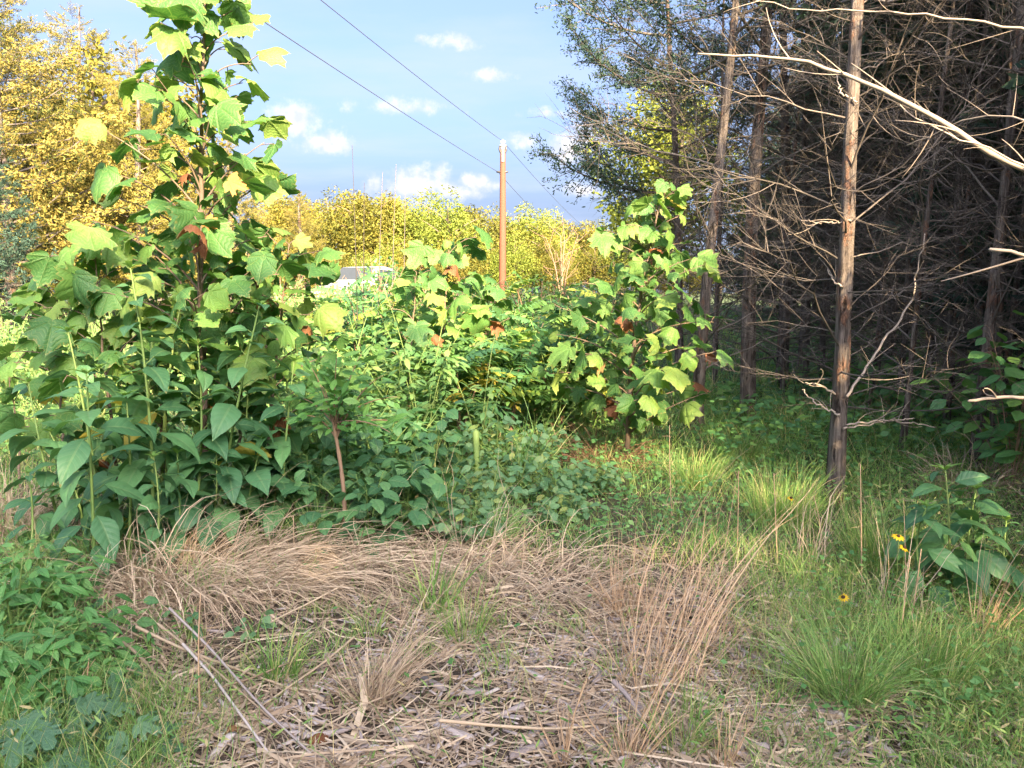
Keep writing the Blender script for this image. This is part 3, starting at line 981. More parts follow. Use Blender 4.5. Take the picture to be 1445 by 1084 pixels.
# ------------------------------------------------------------------ sumac with pinnate fronds
def sumac(label, base, h, rad, n, fs, seed, lean=(0, 0)):
    g = np.random.default_rng(seed)
    t = thing('sumac', label, 'shrub', base, 'sumac shrubs in the thicket')
    mb = MB()
    lv = []
    nst = 4
    for k in range(nst):
        a = k * 2.4 + seed
        tip = np.array((math.cos(a) * rad * .55 + lean[0], math.sin(a) * rad * .55 + lean[1], h * g.uniform(.7, 1)))
        B = bez((0, 0, 0), tip * (.2, .2, .6), tip, 9)
        mb.tube(B, np.linspace(.014, .005, 9), 5)
        for j in range(n // nst):
            f = .35 + .65 * (j + .5) / (n // nst)
            p = np.array([np.interp(f, np.linspace(0, 1, 9), B[:, q]) for q in range(3)])
            b_ = j * 2.4 + g.normal(0, .3)
            o = np.array((math.cos(b_), math.sin(b_), 0))
            lv.append((p, nv(o + (0, 0, .1 + .5 * f + g.normal(0, .2))), nv(np.array((0, 0, 1.)) + g.normal(0, .25, 3)), fs * g.uniform(.75, 1.15)))
    obj('stem', mb.mesh('stem', M['stem_r']), t)
    for p, d, nn, s in lv:
        put_leaf(FROND_Y if seed in (400, 402) and g.random() < .05 else FROND, t, p, d, nn, s, g)


SU = [((720, 628), 1.15, .7, 'sumac with dark drooping fronds under the utility pole'), ((790, 620), 1.05, .7, 'sumac with dark glossy fronds beside the slender sycamore'),
      ((650, 640), 1.0, .6, 'sumac with a reddish leaning stem behind the snakeroot'), ((580, 610), 1.35, .7, 'sumac behind the canopy of the small tree'),
      ((520, 600), 1.5, .7, 'sumac in front of the parked car'), ((840, 590), 1.3, .7, 'sumac at the shaded edge of the cedars'),
      ((755, 580), 1.45, .8, 'tallest sumac in the middle of the thicket'), ((465, 590), 1.4, .7, 'sumac tucked behind the tall sycamore sapling'),
      ((670, 575), 1.45, .75, 'sumac behind the low sycamore with wide leaves'), ((610, 585), 1.4, .8, 'sumac between the two young sycamores')]
for k, (bp_, h, rd, lb) in enumerate(SU):
    sumac(lb, gp(*bp_), h * 1.28, rd, 56, .52, 400 + k)
# red leaning stem and stray stems stay part of the thicket


# ------------------------------------------------------------------ shrubs made of many small leaves
def blob_foliage(g, n, rx, ry, rz, tpl, s, clumps=14, zc=None, mb=None, off=(0, 0, 0)):
    mb = mb or MB()
    C = g.normal(0, 1, (clumps, 3)); C = nv(C) * g.uniform(.35, .95, (clumps, 1))
    C[:, 2] = np.abs(C[:, 2]) * 1.0 if zc is None else C[:, 2]
    k = g.integers(clumps, size=n)
    d = nv(g.normal(0, 1, (n, 3)))
    cr_ = g.uniform(.2, .42, clumps)
    cv = g.random(clumps)
    p = C[k] + d * (cr_[k] * g.uniform(.55, 1.05, n))[:, None]
    p = p * np.array((rx, ry, rz)) + np.asarray(off)
    if zc is not None:
        p[:, 2] += zc
    p[:, 2] = np.maximum(p[:, 2], .02)
    Yd = nv(d * (1, 1, .4) + g.normal(0, .6, (n, 3)) + (0, 0, -.2))
    Zd = nv(d * .8 + np.array((0, 0, .35)) + g.normal(0, .5, (n, 3)))
    mb.scatter(tpl, p, frames(Yd, Zd), s * g.uniform(.6, 1.25, n), np.clip(C[k][:, 2] * .1 + cv[k] * .5 + g.random(n) * .4, 0, .999))
    return mb


def shrub(name, label, base, r, h, n, s, seed, mat, tpl, group, cat='shrub'):
    g = np.random.default_rng(seed)
    t = thing(name, label, cat, base, group)
    mb = blob_foliage(g, n, r, r, h * .8, tpl, s, 16)
    obj('foliage', mb.mesh('foliage', M[mat]), t)
    st = MB()
    for k in range(7):
        a = k * 2.4
        st.tube(bez((0, 0, -.02), (.2 * r * math.cos(a), .2 * r * math.sin(a), .5 * h), (.6 * r * math.cos(a), .6 * r * math.sin(a), .85 * h), 6), np.linspace(.02, .005, 6), 4)
    obj('stem', st.mesh('stem', M['stem_r']), t)


g = np.random.default_rng(8)
MS = []
for k in range(16):
    px = 400 + k * 30 + g.uniform(-8, 8)
    Y = g.uniform(13, 17)
    MS.append((px, Y, g.uniform(.8, 1.2), g.uniform(1.8, 2.4), 'low'))
for k in range(14):
    px = 395 + k * 36 + g.uniform(-10, 10)
    Y = g.uniform(20, 32)
    MS.append((px, Y, g.uniform(1.6, 2.4), g.uniform(1.0, 1.5), 'far'))
MS += [(480, 23, 1.2, 1.75, 'far'), (528, 23.5, 1.0, 2.5, 'far'), (562, 22, 1.2, 2.3, 'far'), (452, 23, 1.3, 1.9, 'far'), (503, 22.5, 1.0, 1.6, 'far'), (540, 21, 1.0, 2.2, 'far')]
for k, (px, Y, r_, h_, kind) in enumerate(MS):
    x = (px - 722.5) / FPX * Y * 1.0
    shrub('thicket_shrub', {'low': 'rounded small-leaved shrub in the thicket behind the sumac', 'far': 'wild shrub in the rough field before the sunlit treeline'}[kind],
          (x, Y, float(gz(x, Y))), r_, h_, 1500 if kind == 'low' else 1100, .09 if kind == 'low' else .14, 500 + k, ['shrub', 'weed', 'shrub', 'sumac'][k % 4], QUAD_T,
          {'low': 'thicket shrubs behind the sumac', 'far': 'wild shrubs in the rough field'}[kind])


# tall weeds in the open field on the left
def tall_weed(label, base, h, n, s, seed, mat='weed', group='pale weeds in the open field'):
    g = np.random.default_rng(seed)
    t = thing('field_weed', label, 'weed', base, group)
    mb = MB(); lf = MB()
    for k in range(5):
        a = k * 2.4 + g.random()
        tip = np.array((math.cos(a) * .35, math.sin(a) * .35, h * g.uniform(.7, 1.)))
        B = bez((0, 0, 0), tip * (.2, .2, .6), tip, 8)
        mb.tube(B, np.linspace(.008, .003, 8), 4)
        f = g.uniform(.15, 1, n // 5)
        p = np.stack([np.interp(f, np.linspace(0, 1, 8), B[:, q]) for q in range(3)], 1)
        b_ = g.uniform(0, 2 * pi, n // 5)
        o = np.stack([np.cos(b_), np.sin(b_), 0 * b_], 1)
        p = p + o * g.uniform(0, .14, (n // 5, 1))
        lf.scatter(WEED_T[k % 3], p, frames(o + g.normal(0, .2, (len(f), 3)) + (0, 0, -.1), np.array((0, -.2, 1.)) + g.normal(0, .3, (len(f), 3))), s * g.uniform(.6, 1.2, len(f)), g.random(len(f)))
    obj('stem', mb.mesh('stem', M['stem']), t)
    obj('foliage', lf.mesh('foliage', M[mat]), t)


g = np.random.default_rng(21)
for k in range(34):
    Y = g.uniform(6.2, 15)
    px = g.uniform(-60, 150)
    x = (px - 722.5) / FPX * Y
    tall_weed('pale green leafy weed in the open field behind the small sycamore sprout', (x, Y, float(gz(x, Y))), g.uniform(.7, 1.45) * (1.15 if Y > 9 else .8), 150, .11, 600 + k)
for k in range(52):
    Y = g.uniform(6.8, 12.5)
    px = g.uniform(400, 860)
    x = (px - 722.5) / FPX * Y
    tall_weed('tall green weed with narrow leaves among the sumac', (x, Y, float(gz(x, Y))), g.uniform(1.1, 1.85), 190, .12, 6500 + k, ['shrub', 'weed', 'pale'][k % 3] if k % 3 < 2 else 'weed', 'green weeds among the sumac')
for k in range(10):
    Y = g.uniform(5.6, 7.0)
    px = g.uniform(380, 640)
    x = (px - 722.5) / FPX * Y
    tall_weed('leafy weed in the shade behind the round-leaved shrubs', (x, Y, float(gz(x, Y))), g.uniform(.7, 1.05), 150, .11, 680 + k, 'cover', 'shaded weeds behind the round-leaved shrubs')

# mullein spike
b = gp(672, 725)
t = thing('mullein_spike', 'pale fuzzy upright mullein spike among the snakeroot', 'plant', b)
g = np.random.default_rng(3)
mb = MB(); mb.tube(bez((0, 0, 0), (.01, 0, .3), (0, 0, .62), 10), np.linspace(.015, .026, 10), 8)
obj('stem', mb.mesh('stem', M['stem']), t)
ML = lmesh('mullein_leaf', [blade_leaf(160, .26, .4, .5, .5, .02, 6)], M['wing_top'])
for k in range(26):
    f = k / 25
    a = k * 2.4
    o = np.array((math.cos(a), math.sin(a), 0))
    put_leaf(ML, t, np.array((0, 0, .04 + .5 * f)), nv(o + (0, 0, .9 + f)), nv(np.array((0, 0, 1.)) - o), .11 * (1 - .6 * f), g)


# ------------------------------------------------------------------ cedars
def dead_branch(seed, ln=1.6, up=.1, twigs=9, rad=.011):
    g = np.random.default_rng(seed)
    mb = MB()
    P = bez((0, 0, 0), (0, ln * .5, ln * (up + g.normal(0, .08))), (g.normal(0, .1) * ln, ln, ln * (up * 1.2 + g.normal(0, .16))), 9)
    P[1:-1] += g.normal(0, .014 * ln, (7, 3))
    mb.tube(P, np.linspace(rad, rad * .22, 9), 5, var=g.random())

    def sub(P, r, m, depth, L):
        for _ in range(m):
            f = g.uniform(.15, .98)
            p = np.array([np.interp(f, np.linspace(0, 1, len(P)), P[:, q]) for q in range(3)])
            tg = nv(P[-1] - P[0])
            d = nv(tg * g.uniform(.5, 1.1) + g.normal(0, .6, 3) * (1, 1, .75))
            l = L * g.uniform(.4, 1.1) * (1 - .4 * f)
            S = bez(p, p + d * l * .5 + g.normal(0, .06 * l, 3), p + d * l + (0, 0, g.normal(.02, .13) * l) + tg * l * .2, 6)
            mb.tube(S, np.linspace(r, r * .25, 6), 3, cap=False, var=g.random())
            if depth:
                sub(S, r * .6, 3, depth - 1, L * .5)
    sub(P, rad * .45, twigs, 1, ln * .5)
    return mb


DEAD_ARR = [dead_branch(700 + k, 1.0, .05 + .12 * (k % 4), 11, .0062).arrays() for k in range(12)]
DEAD = [mesh_from('dead_branch', *a, M['twig']) for a in DEAD_ARR]
SPR_T = (np.array([(-.12, 0, 0), (.12, 0, 0), (.16, .55, .03), (-.16, .5, .03), (0, 1, 0)]), np.array([(0, 1, 2, 3)]), np.array([(3, 2, 4)]), {})


def bough(seed, n_sub=30, n_spr=46, s=.03):
    """live cedar bough 1 long, pointing along +Y and drooping then lifting at the end"""
    g = np.random.default_rng(seed)
    P = bez((0, 0, 0), (0, .55, -.08), (0, 1, .22), 10)
    wood = MB(); fo = MB()
    wood.tube(P, np.linspace(.011, .003, 10), 4)
    for k in range(n_sub):
        f = .22 + .78 * (k + g.random()) / n_sub
        p = np.array([np.interp(f, np.linspace(0, 1, 10), P[:, q]) for q in range(3)])
        sg = 1 if k % 2 else -1
        d = nv(np.array((sg * g.uniform(.5, 1.1), g.uniform(.5, .9), g.normal(.12, .4))))
        l = (.36 * (1 - .55 * f) + .06) * g.uniform(.6, 1.15)
        e = p + d * l + (0, 0, g.normal(0, .05) * l)
        S = bez(p, (p + e) / 2 + g.normal(0, .02, 3), e, 4)
        wood.tube(S, np.linspace(.0035, .0012, 4), 3, cap=False)
        ff = g.uniform(.12, 1.03, n_spr)
        q = np.stack([np.interp(ff, np.linspace(0, 1, 4), S[:, a]) for a in range(3)], 1) + g.normal(0, .02, (n_spr, 3))
        dd = nv(d * .6 + g.normal(0, .6, (n_spr, 3)))
        fo.scatter(SPR_T, q, frames(dd, g.normal(0, 1, (n_spr, 3)) + (0, 0, .6)), s * g.uniform(.5, 1.2, n_spr), np.clip(g.random(n_spr) * .6 + .25 * g.random(), 0, 1))
    return wood, fo


BO = []
for k in range(5):
    w, f = bough(800 + k)
    BO.append((mesh_from('bough_wood', *w.arrays(), M['twig']), mesh_from('bough_spray', *f.arrays(), M['ced'])))
LO = [tuple(m.arrays() for m in bough(820 + k, 16, 42, .062)) for k in range(4)]


LOY = [tuple(m.arrays() for m in bough(825 + k, 18, 62, .038)) for k in range(4)]


def crown_mesh(seed, H, z0, R0, n, mat, shape='cone', LO=LO):
    g = np.random.default_rng(seed)
    wood, fo = MB(), MB()
    bounds = [([], []) for _ in range(4)]
    for k in range(n):
        f = ((k + .5) / n)
        z = z0 + (H - z0) * f
        rr = R0 * ((1 - f) ** .7 + .08) * g.uniform(.75, 1.2)
        if shape == 'col':
            rr = R0 * (1 - .75 * f ** 2.2) * g.uniform(.75, 1.15)
        a = k * 2.4 + g.normal(0, .3)
        o = np.array((math.cos(a), math.sin(a), g.uniform(.05, .5)))
        Rm = frames(o[None], np.array(((0, 0, 1.),)) + g.normal(0, .2, (1, 3)))
        for tpl, mb in ((LO[k % 4][0], wood), (LO[k % 4][1], fo)):
            v = mb_var = None
            V, Q, T, A = tpl
            mb.add(np.einsum('ij,vj->vi', Rm[0], V) * rr + (0, 0, z), Q, T, **({'var': np.clip(A['var'] * .7 + g.random() * .3, 0, 1)} if 'var' in A else {}))
    return wood.mesh('crown_wood', M['twig']), fo.mesh('crown', M[mat])


CROWN_D = [crown_mesh(840 + k, 10, 3.4, 2.3, 40, 'ced', 'col') for k in range(2)]
CROWN_L = [crown_mesh(850 + k, 10, .3, 2.6, 66, 'ced') for k in range(2)]
CROWN_Y = [crown_mesh(860 + k, 10, .6, 3.0, 94, 'ced_sun', 'cone', LOY) for k in range(2)]


def cedar(label, base, top, r0, n_dead, dead_len, seed, crown=None, boughs=0, bz=(3.6, 9), blen=2.0, group='cedars of the dark stand', dz=(.5, 6), side=None, H=9.5):
    g = np.random.default_rng(seed)
    base = np.asarray(base, float)
    t = thing('cedar_tree', label, 'tree', base, group)
    top = np.asarray(top, float) - base
    top = top * (H / top[2])
    n = 40
    f = np.linspace(0, 1, n)
    P = f[:, None] * top + np.stack([np.sin(f * 9 + seed) * .025, np.cos(f * 7 + seed) * .025, 0 * f], 1) * min(1.6, r0 * 16)
    P[0] = (0, 0, -.03)
    sides = 14 if r0 > .06 else 8
    rad = r0 * (1 - .82 * f) * (1 + .35 * np.exp(-f * H / .22))
    t_ = nv(np.gradient(P, axis=0))
    ang = np.arange(sides) * 2 * pi / sides
    lob = 1 + .1 * np.sin(3 * ang[None] + seed + f[:, None] * 3) + g.normal(0, .05, (n, sides)) + .05 * np.sin(5 * ang[None] - f[:, None] * 2)
    V = P[:, None] + (rad[:, None] * lob)[..., None] * np.stack([np.cos(ang), np.sin(ang), 0 * ang], -1)[None]
    i = np.arange(n - 1)[:, None] * sides; j = np.arange(sides)[None]; k = (j + 1) % sides
    Q = np.stack([i + j, i + k, i + k + sides, i + j + sides], -1).reshape(-1, 4)
    obj('trunk', mesh_from('trunk', V.reshape(-1, 3), Q, EMPTY3, {}, M['ced_bark']), t)

    def tp(z):
        ff = z / H
        return np.array([np.interp(ff, f, P[:, q]) for q in range(3)])
    for k in range(n_dead):
        z = dz[0] + (dz[1] - dz[0]) * ((k + g.random()) / n_dead)
        a = k * 2.4 + g.normal(0, .5) if side is None else g.normal(side, 1.0)
        o = np.array((math.cos(a), math.sin(a), g.normal(.1, .22)))
        obj('branch', DEAD[g.integers(12)], t, mat4(frames(o, np.array((0, 0, 1.)) + g.normal(0, .4, 3)), dead_len * g.uniform(.45, 1.25), tp(z)))
    for k in range(boughs):
        z = bz[0] + (bz[1] - bz[0]) * ((k + .5) / boughs)
        a = k * 2.4 + g.normal(0, .4)
        o = np.array((math.cos(a), math.sin(a), g.uniform(.0, .55)))
        w, fo = BO[g.integers(5)]
        Mx = mat4(frames(o, np.array((0, 0, 1.)) + g.normal(0, .25, 3)), blen * (1 - .55 * k / boughs) * g.uniform(.7, 1.2), tp(z))
        bo = obj('bough', w, t, Mx)
        obj('spray', fo, bo)
    if crown is not None:
        cw, cf = crown
        s = H / 10.0
        Mx = Matrix.Rotation(g.uniform(0, 6), 4, 'Z') @ Matrix.Diagonal((s * g.uniform(.85, 1.1), s * g.uniform(.85, 1.1), s, 1))
        cr_ = obj('crown', cf, t, Mx)
        obj('crown_wood', cw, cr_)
    return t, tp


def ced_px(b_px, t_px, **kw):
    b = gp(*b_px)
    return dict(base=b, top=at(t_px[0], t_px[1], b[1] + kw.get('dy', 0)))


CED = [
    ('thick bare reddish cedar trunk standing alone before the dark stand', (1172, 712), (1213, 0), .063, 46, 1.25, 0, 3),
    ('cedar with reddish peeling bark behind the slender sycamore', (1050, 596), (1078, 60), .1, 46, 1.9, 20, 3),
    ('leaning grey cedar trunk right behind the slender sycamore', (982, 612), (1031, 60), .07, 38, 1.7, 24, 3),
    ('straight cedar at the corner of the stand with feathery boughs over the clearing', (963, 535), (944, 0), .085, 40, 1.7, 24, 3),
    ('dark straight cedar trunk deep in the stand', (1107, 552), (1108, 0), .105, 46, 2.2, 16, 3),
    ('thinner cedar trunk beside the dark straight one', (1134, 528), (1140, 0), .1, 40, 2.2, 16, 3),
]
tps = []
for k, (lb, b_, t_, r_, nd, dl, nb, sd) in enumerate(CED):
    b = gp(*b_)
    ct, ctp = (cedar(lb, b, at(t_[0], t_[1], b[1]), r_, nd, dl, 900 + k, None, nb, (4.0, 9.2) if k != 3 else (2.7, 9.3), 2.1 if k != 3 else 2.5, group=None, dz=(.7, 5.5) if k else (.8, 4.6)))
    if k == 3:   # long feathery boughs over the clearing
        g = np.random.default_rng(77)
        for j in range(9):
            a = pi + g.normal(.1, .5)
            o = np.array((math.cos(a), math.sin(a), g.uniform(.05, .6)))
            w, fo = BO[j % 5]
            bo = obj('bough', w, ct, mat4(frames(o, np.array((0, 0, 1.)) + g.normal(0, .3, 3)), g.uniform(1.9, 2.9), ctp(2.9 + j * .55)))
            obj('spray', fo, bo)
THIN = [('thin dead lichen-spotted trunk behind the thick bare cedar', (1268, 590), (1285, 300), .045), ('thin forked dead trunk beside the understory shrub', (1331, 618), (1352, 280), .05),
        ('thinnest dead trunk between two other thin ones', (1308, 568), (1322, 300), .04), ('dead trunk behind the spreading understory shrub', (1443, 600), (1447, 300), .06),
        ('thin dead trunk hung with dry twigs behind the leaning cedar', (1010, 548), (1018, 200), .05), ('thin dead trunk deep behind the reddish cedar', (1160, 535), (1172, 200), .06)]
for k, (lb, b_, t_, r_) in enumerate(THIN):
    b = gp(*b_)
    cedar(lb, b, at(t_[0], t_[1], b[1]), r_, 34, 1.7, 930 + k, None, 8, (4.5, 7.5), 1.3, group=None, dz=(.6, 5), H=8)

g = np.random.default_rng(33)
for k in range(17):
    x, y = [(4.25, 6.9), (5.3, 8.25), (4.75, 7.5), (6.2, 9.2), (3.9, 7.6), (4.9, 8.6), (5.9, 8.0), (5.0, 10.6), (6.6, 10.0), (7.4, 8.8), (4.3, 12.2), (6.0, 12.6), (7.9, 12.0), (9.0, 10.6), (5.6, 14.6), (4.6, 6.6), (8.6, 14.2)][k]
    cedar('slim cedar pole bristling with dead grey twigs near the front of the stand', (x, y, float(gz(x, y))), (x + g.normal(0, .3), y + g.normal(0, .3), 9), g.uniform(.03, .055), 46, 1.45, 960 + k, None, 9, (4.6, 8), 1.5, group='twiggy cedar poles near the front', dz=(.5, 5.4), H=8.4)
g = np.random.default_rng(31)
deep = []
for _ in range(900):
    y = g.uniform(8.2, 42); x = g.uniform(2.2, 24)
    if x < 3.6 + .24 * y or x > 6 + .8 * y: continue
    if any(math.hypot(x - a, y - c) < (1.55 if y < 20 else 2.4) for a, c in deep): continue
    pxx = 722.5 + x / y * FPX
    if y < 11 and (abs(pxx - 1172) < 60 or abs(pxx - 1050) < 40): continue
    deep.append((x, y))
    if len(deep) >= 74: break
for k, (x, y) in enumerate(deep):
    full = y > 21
    cedar('dark cedar crowned with dense foliage at the back of the stand' if full else 'slim cedar trunk with dead lower branches inside the dark stand',
          (x, y, float(gz(x, y))), (x + g.normal(0, .35), y + g.normal(0, .35), 10), g.uniform(.06, .12), 0 if full else (22 if y < 20 else 12), 2.2, 1000 + k,
          CROWN_L[k % 2] if full else CROWN_D[k % 2], group='full cedars at the back of the stand' if full else 'slim cedars inside the stand', dz=(.6, 5.2), H=g.uniform(9, 11.5))

for k in range(24):  # cedars added beside the viewpoint to keep sun off the stand
    x = 6.2 + (k % 4) * 3.1 + g.uniform(-.9, .9); y = -9.5 + (k // 4) * 3.2 + g.uniform(-1, 1)
    if abs(x - (2.5 + .364 * (6 - y))) < 2.2: continue  # gap left so sun reaches the thick bare trunk
    cedar('added cedar beside the viewpoint that shades the stand, out past the bare branches', (x, y, float(gz(x, y))), (x + .1, y, 10), .1, 6, 2., 1150 + k, CROWN_L[k % 2], group='cedars added to shade the stand', H=g.uniform(9.5, 12.5))

# cedar just outside the view whose long bleached branches reach across
xb, yb_ = 3.55, 4.1
ot, otp = cedar('bare cedar whose long bleached branches reach across the thick bare trunk', (xb, yb_, float(gz(xb, yb_))), (xb + .1, yb_, 9), .1, 16, 1.0, 1200, None, 14, (4.6, 9), 1.8, group=None, dz=(.8, 4.5), side=pi)
ob = np.array((xb, yb_, float(gz(xb, yb_))))


def long_branch(pts, r0, r1, mat='branch_pale', twigs=8, seed=0, tl=.35):
    g = np.random.default_rng(seed)
    P = poly(np.asarray(pts) - ob, 26)
    P[1:-1] += g.normal(0, .006, (24, 3))
    mb = MB(); mb.tube(P, np.linspace(r0, r1, 26), 7, var=.3)
    for _ in range(twigs):
        k = g.integers(4, 25)
        d = nv(nv(P[-1] - P[0]) * .8 + g.normal(0, .6, 3)); l = tl * g.uniform(.4, 1.2)
        mb.tube(bez(P[k], P[k] + d * l * .5 + g.normal(0, .03, 3), P[k] + d * l + (0, 0, .05 * l), 5), np.linspace(r1 * .8, r1 * .3, 5), 4, var=.4)
    obj('branch', mb.mesh('branch', M[mat]), ot)


long_branch([otp(2.15) + ob, at(1445, 245, 4.3), at(1340, 180, 4.4), at(1250, 128, 4.5), at(1160, 92, 4.7), at(1080, 77, 4.9), at(985, 76, 5.1)], .022, .006, seed=1)
long_branch([otp(2.75) + ob, at(1445, 42, 4.5), at(1340, 24, 4.7), at(1250, 18, 4.9), at(1190, 16, 5.0), at(1120, 14, 5.2), at(1050, -5, 5.3)], .0095, .003, seed=2)
long_branch([otp(1.75) + ob, at(1445, 165, 4.6), at(1400, 162, 4.8), at(1350, 172, 5.), at(1280, 205, 5.3)], .01, .003, seed=3)
long_branch([otp(1.9) + ob, at(1445, 235, 4.2), at(1390, 205, 4.3), at(1330, 190, 4.4), at(1270, 148, 4.6)], .009, .003, seed=4)
long_branch([otp(1.45) + ob, at(1445, 357, 4.0), at(1420, 355, 4.0), at(1397, 352, 4.05)], .011, .009, seed=5, twigs=2)
long_branch([otp(1.0) + ob, at(1445, 560, 4.2), at(1400, 562, 4.3), at(1367, 566, 4.35)], .012, .009, seed=6, twigs=3, tl=.2)
# some pale snags on the thick bare trunk
b1 = gp(1172, 712)
t1 = [o for o in col.objects if o.name.startswith('cedar_tree')][0]
ob, ot = b1, t1
for k, pts in enumerate([[(1180, 540), (1215, 545), (1150, 505), (1135, 490)], [(1190, 405), (1178, 400), (1168, 380)], [(1185, 585), (1150, 570), (1132, 550)], [(1195, 560), (1235, 500), (1285, 430), (1305, 330)],
                         [(1205, 310), (1180, 315), (1130, 311)], [(1210, 145), (1185, 130), (1181, 105)], [(1195, 600), (1250, 592), (1320, 603)], [(1190, 605), (1240, 596), (1290, 590)]]):
    q = [at(px, py, b1[1] - .1 + .1 * j) for j, (px, py) in enumerate(pts)]
    if k == 0: q = [at(1188, 560, b1[1]), at(1160, 545, b1[1] - .1), at(1137, 540, b1[1] - .2)]
    long_branch(q, .011 if k in (0, 3) else .008, .004, twigs=3, seed=20 + k, tl=.25)

# cedars on the left, sunlight tinted into their foliage colour
LC = [(-15.6, 24, 11.6, 0, 'Y'), (-12.9, 27, 9.3, 1, 'Y'), (-18.2, 27, 12, 2, 'Y'), (-10.9, 30, 6.6, 1, 'Y'), (-9.3, 34, 5.2, 0, 'Y'), (-17.5, 32, 12, 2, 'Y')]
for k, (x, y, h, v, kd) in enumerate(LC):
    cedar(['tall sun-tinted cedar at the border of the open field', 'sun-tinted cedar with a ragged top behind the sycamore leaves', 'broad sun-tinted cedar behind the shaded dark one', 'sun-tinted cedar whose lower half hides behind the tall sapling',
           'smallest sun-tinted cedar next to the distant treeline', 'tall sun-tinted cedar furthest into the field corner'][k], (x, y, float(gz(x, y))), (x + .2, y, 10), .16, 0, 1, 1300 + k, CROWN_Y[v % 2], group='sun-tinted cedars', H=h)
for k, (x, y, h, lb) in enumerate([(-12.4, 18.5, 5.6, 'dark shaded cedar in front of the sun-tinted ones'), (-15., 19.5, 6.2, 'dark shaded cedar at the outer end of the row')]):
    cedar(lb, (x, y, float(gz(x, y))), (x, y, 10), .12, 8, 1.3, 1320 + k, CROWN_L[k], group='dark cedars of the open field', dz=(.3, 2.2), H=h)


# ------------------------------------------------------------------ deciduous trees
def decid_mesh(seed, H, r, n, mat, s, z0=.25):
    g = np.random.default_rng(seed)
    mb = MB()
    blob_foliage(g, n, r, r, H * (1 - z0) * .5, QUAD_T, s, 48, H * (z0 + (1 - z0) * .48), mb)
    w = MB()
    w.tube(poly([(0, 0, -.1), (.1, 0, H * .3), (-.05, .1, H * .6), (0, 0, H * .88)], 12), np.linspace(H * .02, H * .004, 12), 8)
    for k in range(16):
        a = k * 2.4; z = H * (.22 + .55 * k / 16)
        e = np.array((math.cos(a) * r * .75, math.sin(a) * r * .75, z + H * .16))
        w.tube(bez((0, 0, z), e * (.5, .5, 1) - (0, 0, H * .05), e, 7), np.linspace(H * .008, H * .0015, 7), 4)
    return w.mesh('trunk', M['syc_bark']), mb.mesh('crown', M[mat])


DY = [decid_mesh(1400 + k, 12, 4.2, 11000, 'tree_y' if k < 3 else 'tree_g', .27, .12) for k in range(5)]
DS = [decid_mesh(1420 + k, 9, 2.6, 6500, 'tree_y', .2, .2) for k in range(2)]
DB = [decid_mesh(1440 + k, 10, 3.4, 11000, 'tree_g', .19, .12) for k in range(2)]


def decid(label, x, y, v, s, group, seed, name='broadleaf_tree'):
    g = np.random.default_rng(seed)
    t = thing(name, label, 'tree', (x, y, float(gz(x, y)) - .05), group, g.uniform(0, 6))
    Mx = Matrix.Diagonal((s * g.uniform(.9, 1.1), s * g.uniform(.9, 1.1), s, 1))
    obj('trunk', v[0], t, Mx)
    obj('crown', v[1], t, Mx)
    return t


g = np.random.default_rng(55)
for k in range(15):
    px = 395 + k * 34 + g.uniform(-8, 8)
    Y = g.uniform(60, 78)
    x = (px - 722.5) / FPX * Y
    top_row = 268 + max(0, (px - 560)) * .12 + g.uniform(-8, 10)
    hz_ = (422 - top_row) / FPX * Y + CAMH - float(gz(x, Y))
    left = px < 570
    decid('golden sunlit tree in the distant treeline behind the thin dead stalks' if left else 'green-gold rounded tree in the distant treeline beside the utility pole',
          x, Y, DY[k % 3] if left else DY[1 + k % 4], hz_ / 12.2, 'golden treeline behind the stalks' if left else 'green-gold treeline by the pole', 1500 + k)
for k in list(range(14)) + list(range(14, 22)) + list(range(-11, 0)):
    px = 400 + k * 36 + g.uniform(-12, 12)
    Y = g.uniform(46, 56)
    x = (px - 722.5) / FPX * Y
    hz_ = (422 - g.uniform(325, 358)) / FPX * Y + CAMH - float(gz(x, Y))
    decid('low golden tree along the foot of the distant treeline', x, Y, DY[k % 5], hz_ / 12.2, 'low trees at the foot of the treeline', 1630 + k)
for k, (x, Y, h, lb) in enumerate([(-16.3, 31, 11.0, 'sunlit poplar with bright round clumps above the sun-tinted cedars'), (-15.0, 33, 10.6, 'second sunlit poplar with bright round clumps beside the first')]):
    decid(lb, x, Y, DS[k], h / 9.3, None, 1560 + k)
decid('bright yellow-green tree glowing behind the feathery cedar boughs', 5.4, 25, DB[0], .84, None, 1570)
# trees behind the viewpoint that shade the clearing
for k, (x, y, s) in enumerate([(1.2, -15, 1.08), (5.2, -14, 1.1), (9.4, -15.5, .85), (13.2, -13, 1.2), (-3.2, -16.5, 1.05), (17, -11, 1.3), (-7.5, -18, 1.0), (3.2, -19, 1.2), (7.4, -19.5, 1.22), (11.6, -18.5, 1.0)]):
    decid('broadleaf tree across the track that shades the clearing', x, y, DB[k % 2], s * 1.1, 'trees that shade the clearing', 1580 + k)

# small bare whitish tree at the foot of the treeline
x, Y = (792 - 722.5) / FPX * 44, 44
t = thing('bare_tree', 'pale leafless tree standing before the treeline', 'tree', (x, Y, float(gz(x, Y))))
g = np.random.default_rng(9)
for k in range(4):
    mb = MB(); a = k * 1.6
    e = np.array((math.cos(a) * .9, math.sin(a) * .9, 3.2 + g.random()))
    B = bez((0, 0, -.1), e * (.2, .2, .55), e, 9); mb.tube(B, np.linspace(.06, .015, 9), 5)
    for j in range(9):
        p = B[3 + j % 6]; d = nv(g.normal(0, .7, 3) + (0, 0, 1)); mb.tube(bez(p, p + d * .5, p + d * 1.1 + (0, 0, .2), 5), np.linspace(.02, .008, 5), 4)
    obj('trunk' if k == 0 else 'limb', mb.mesh('limb', M['stem_r']), t)

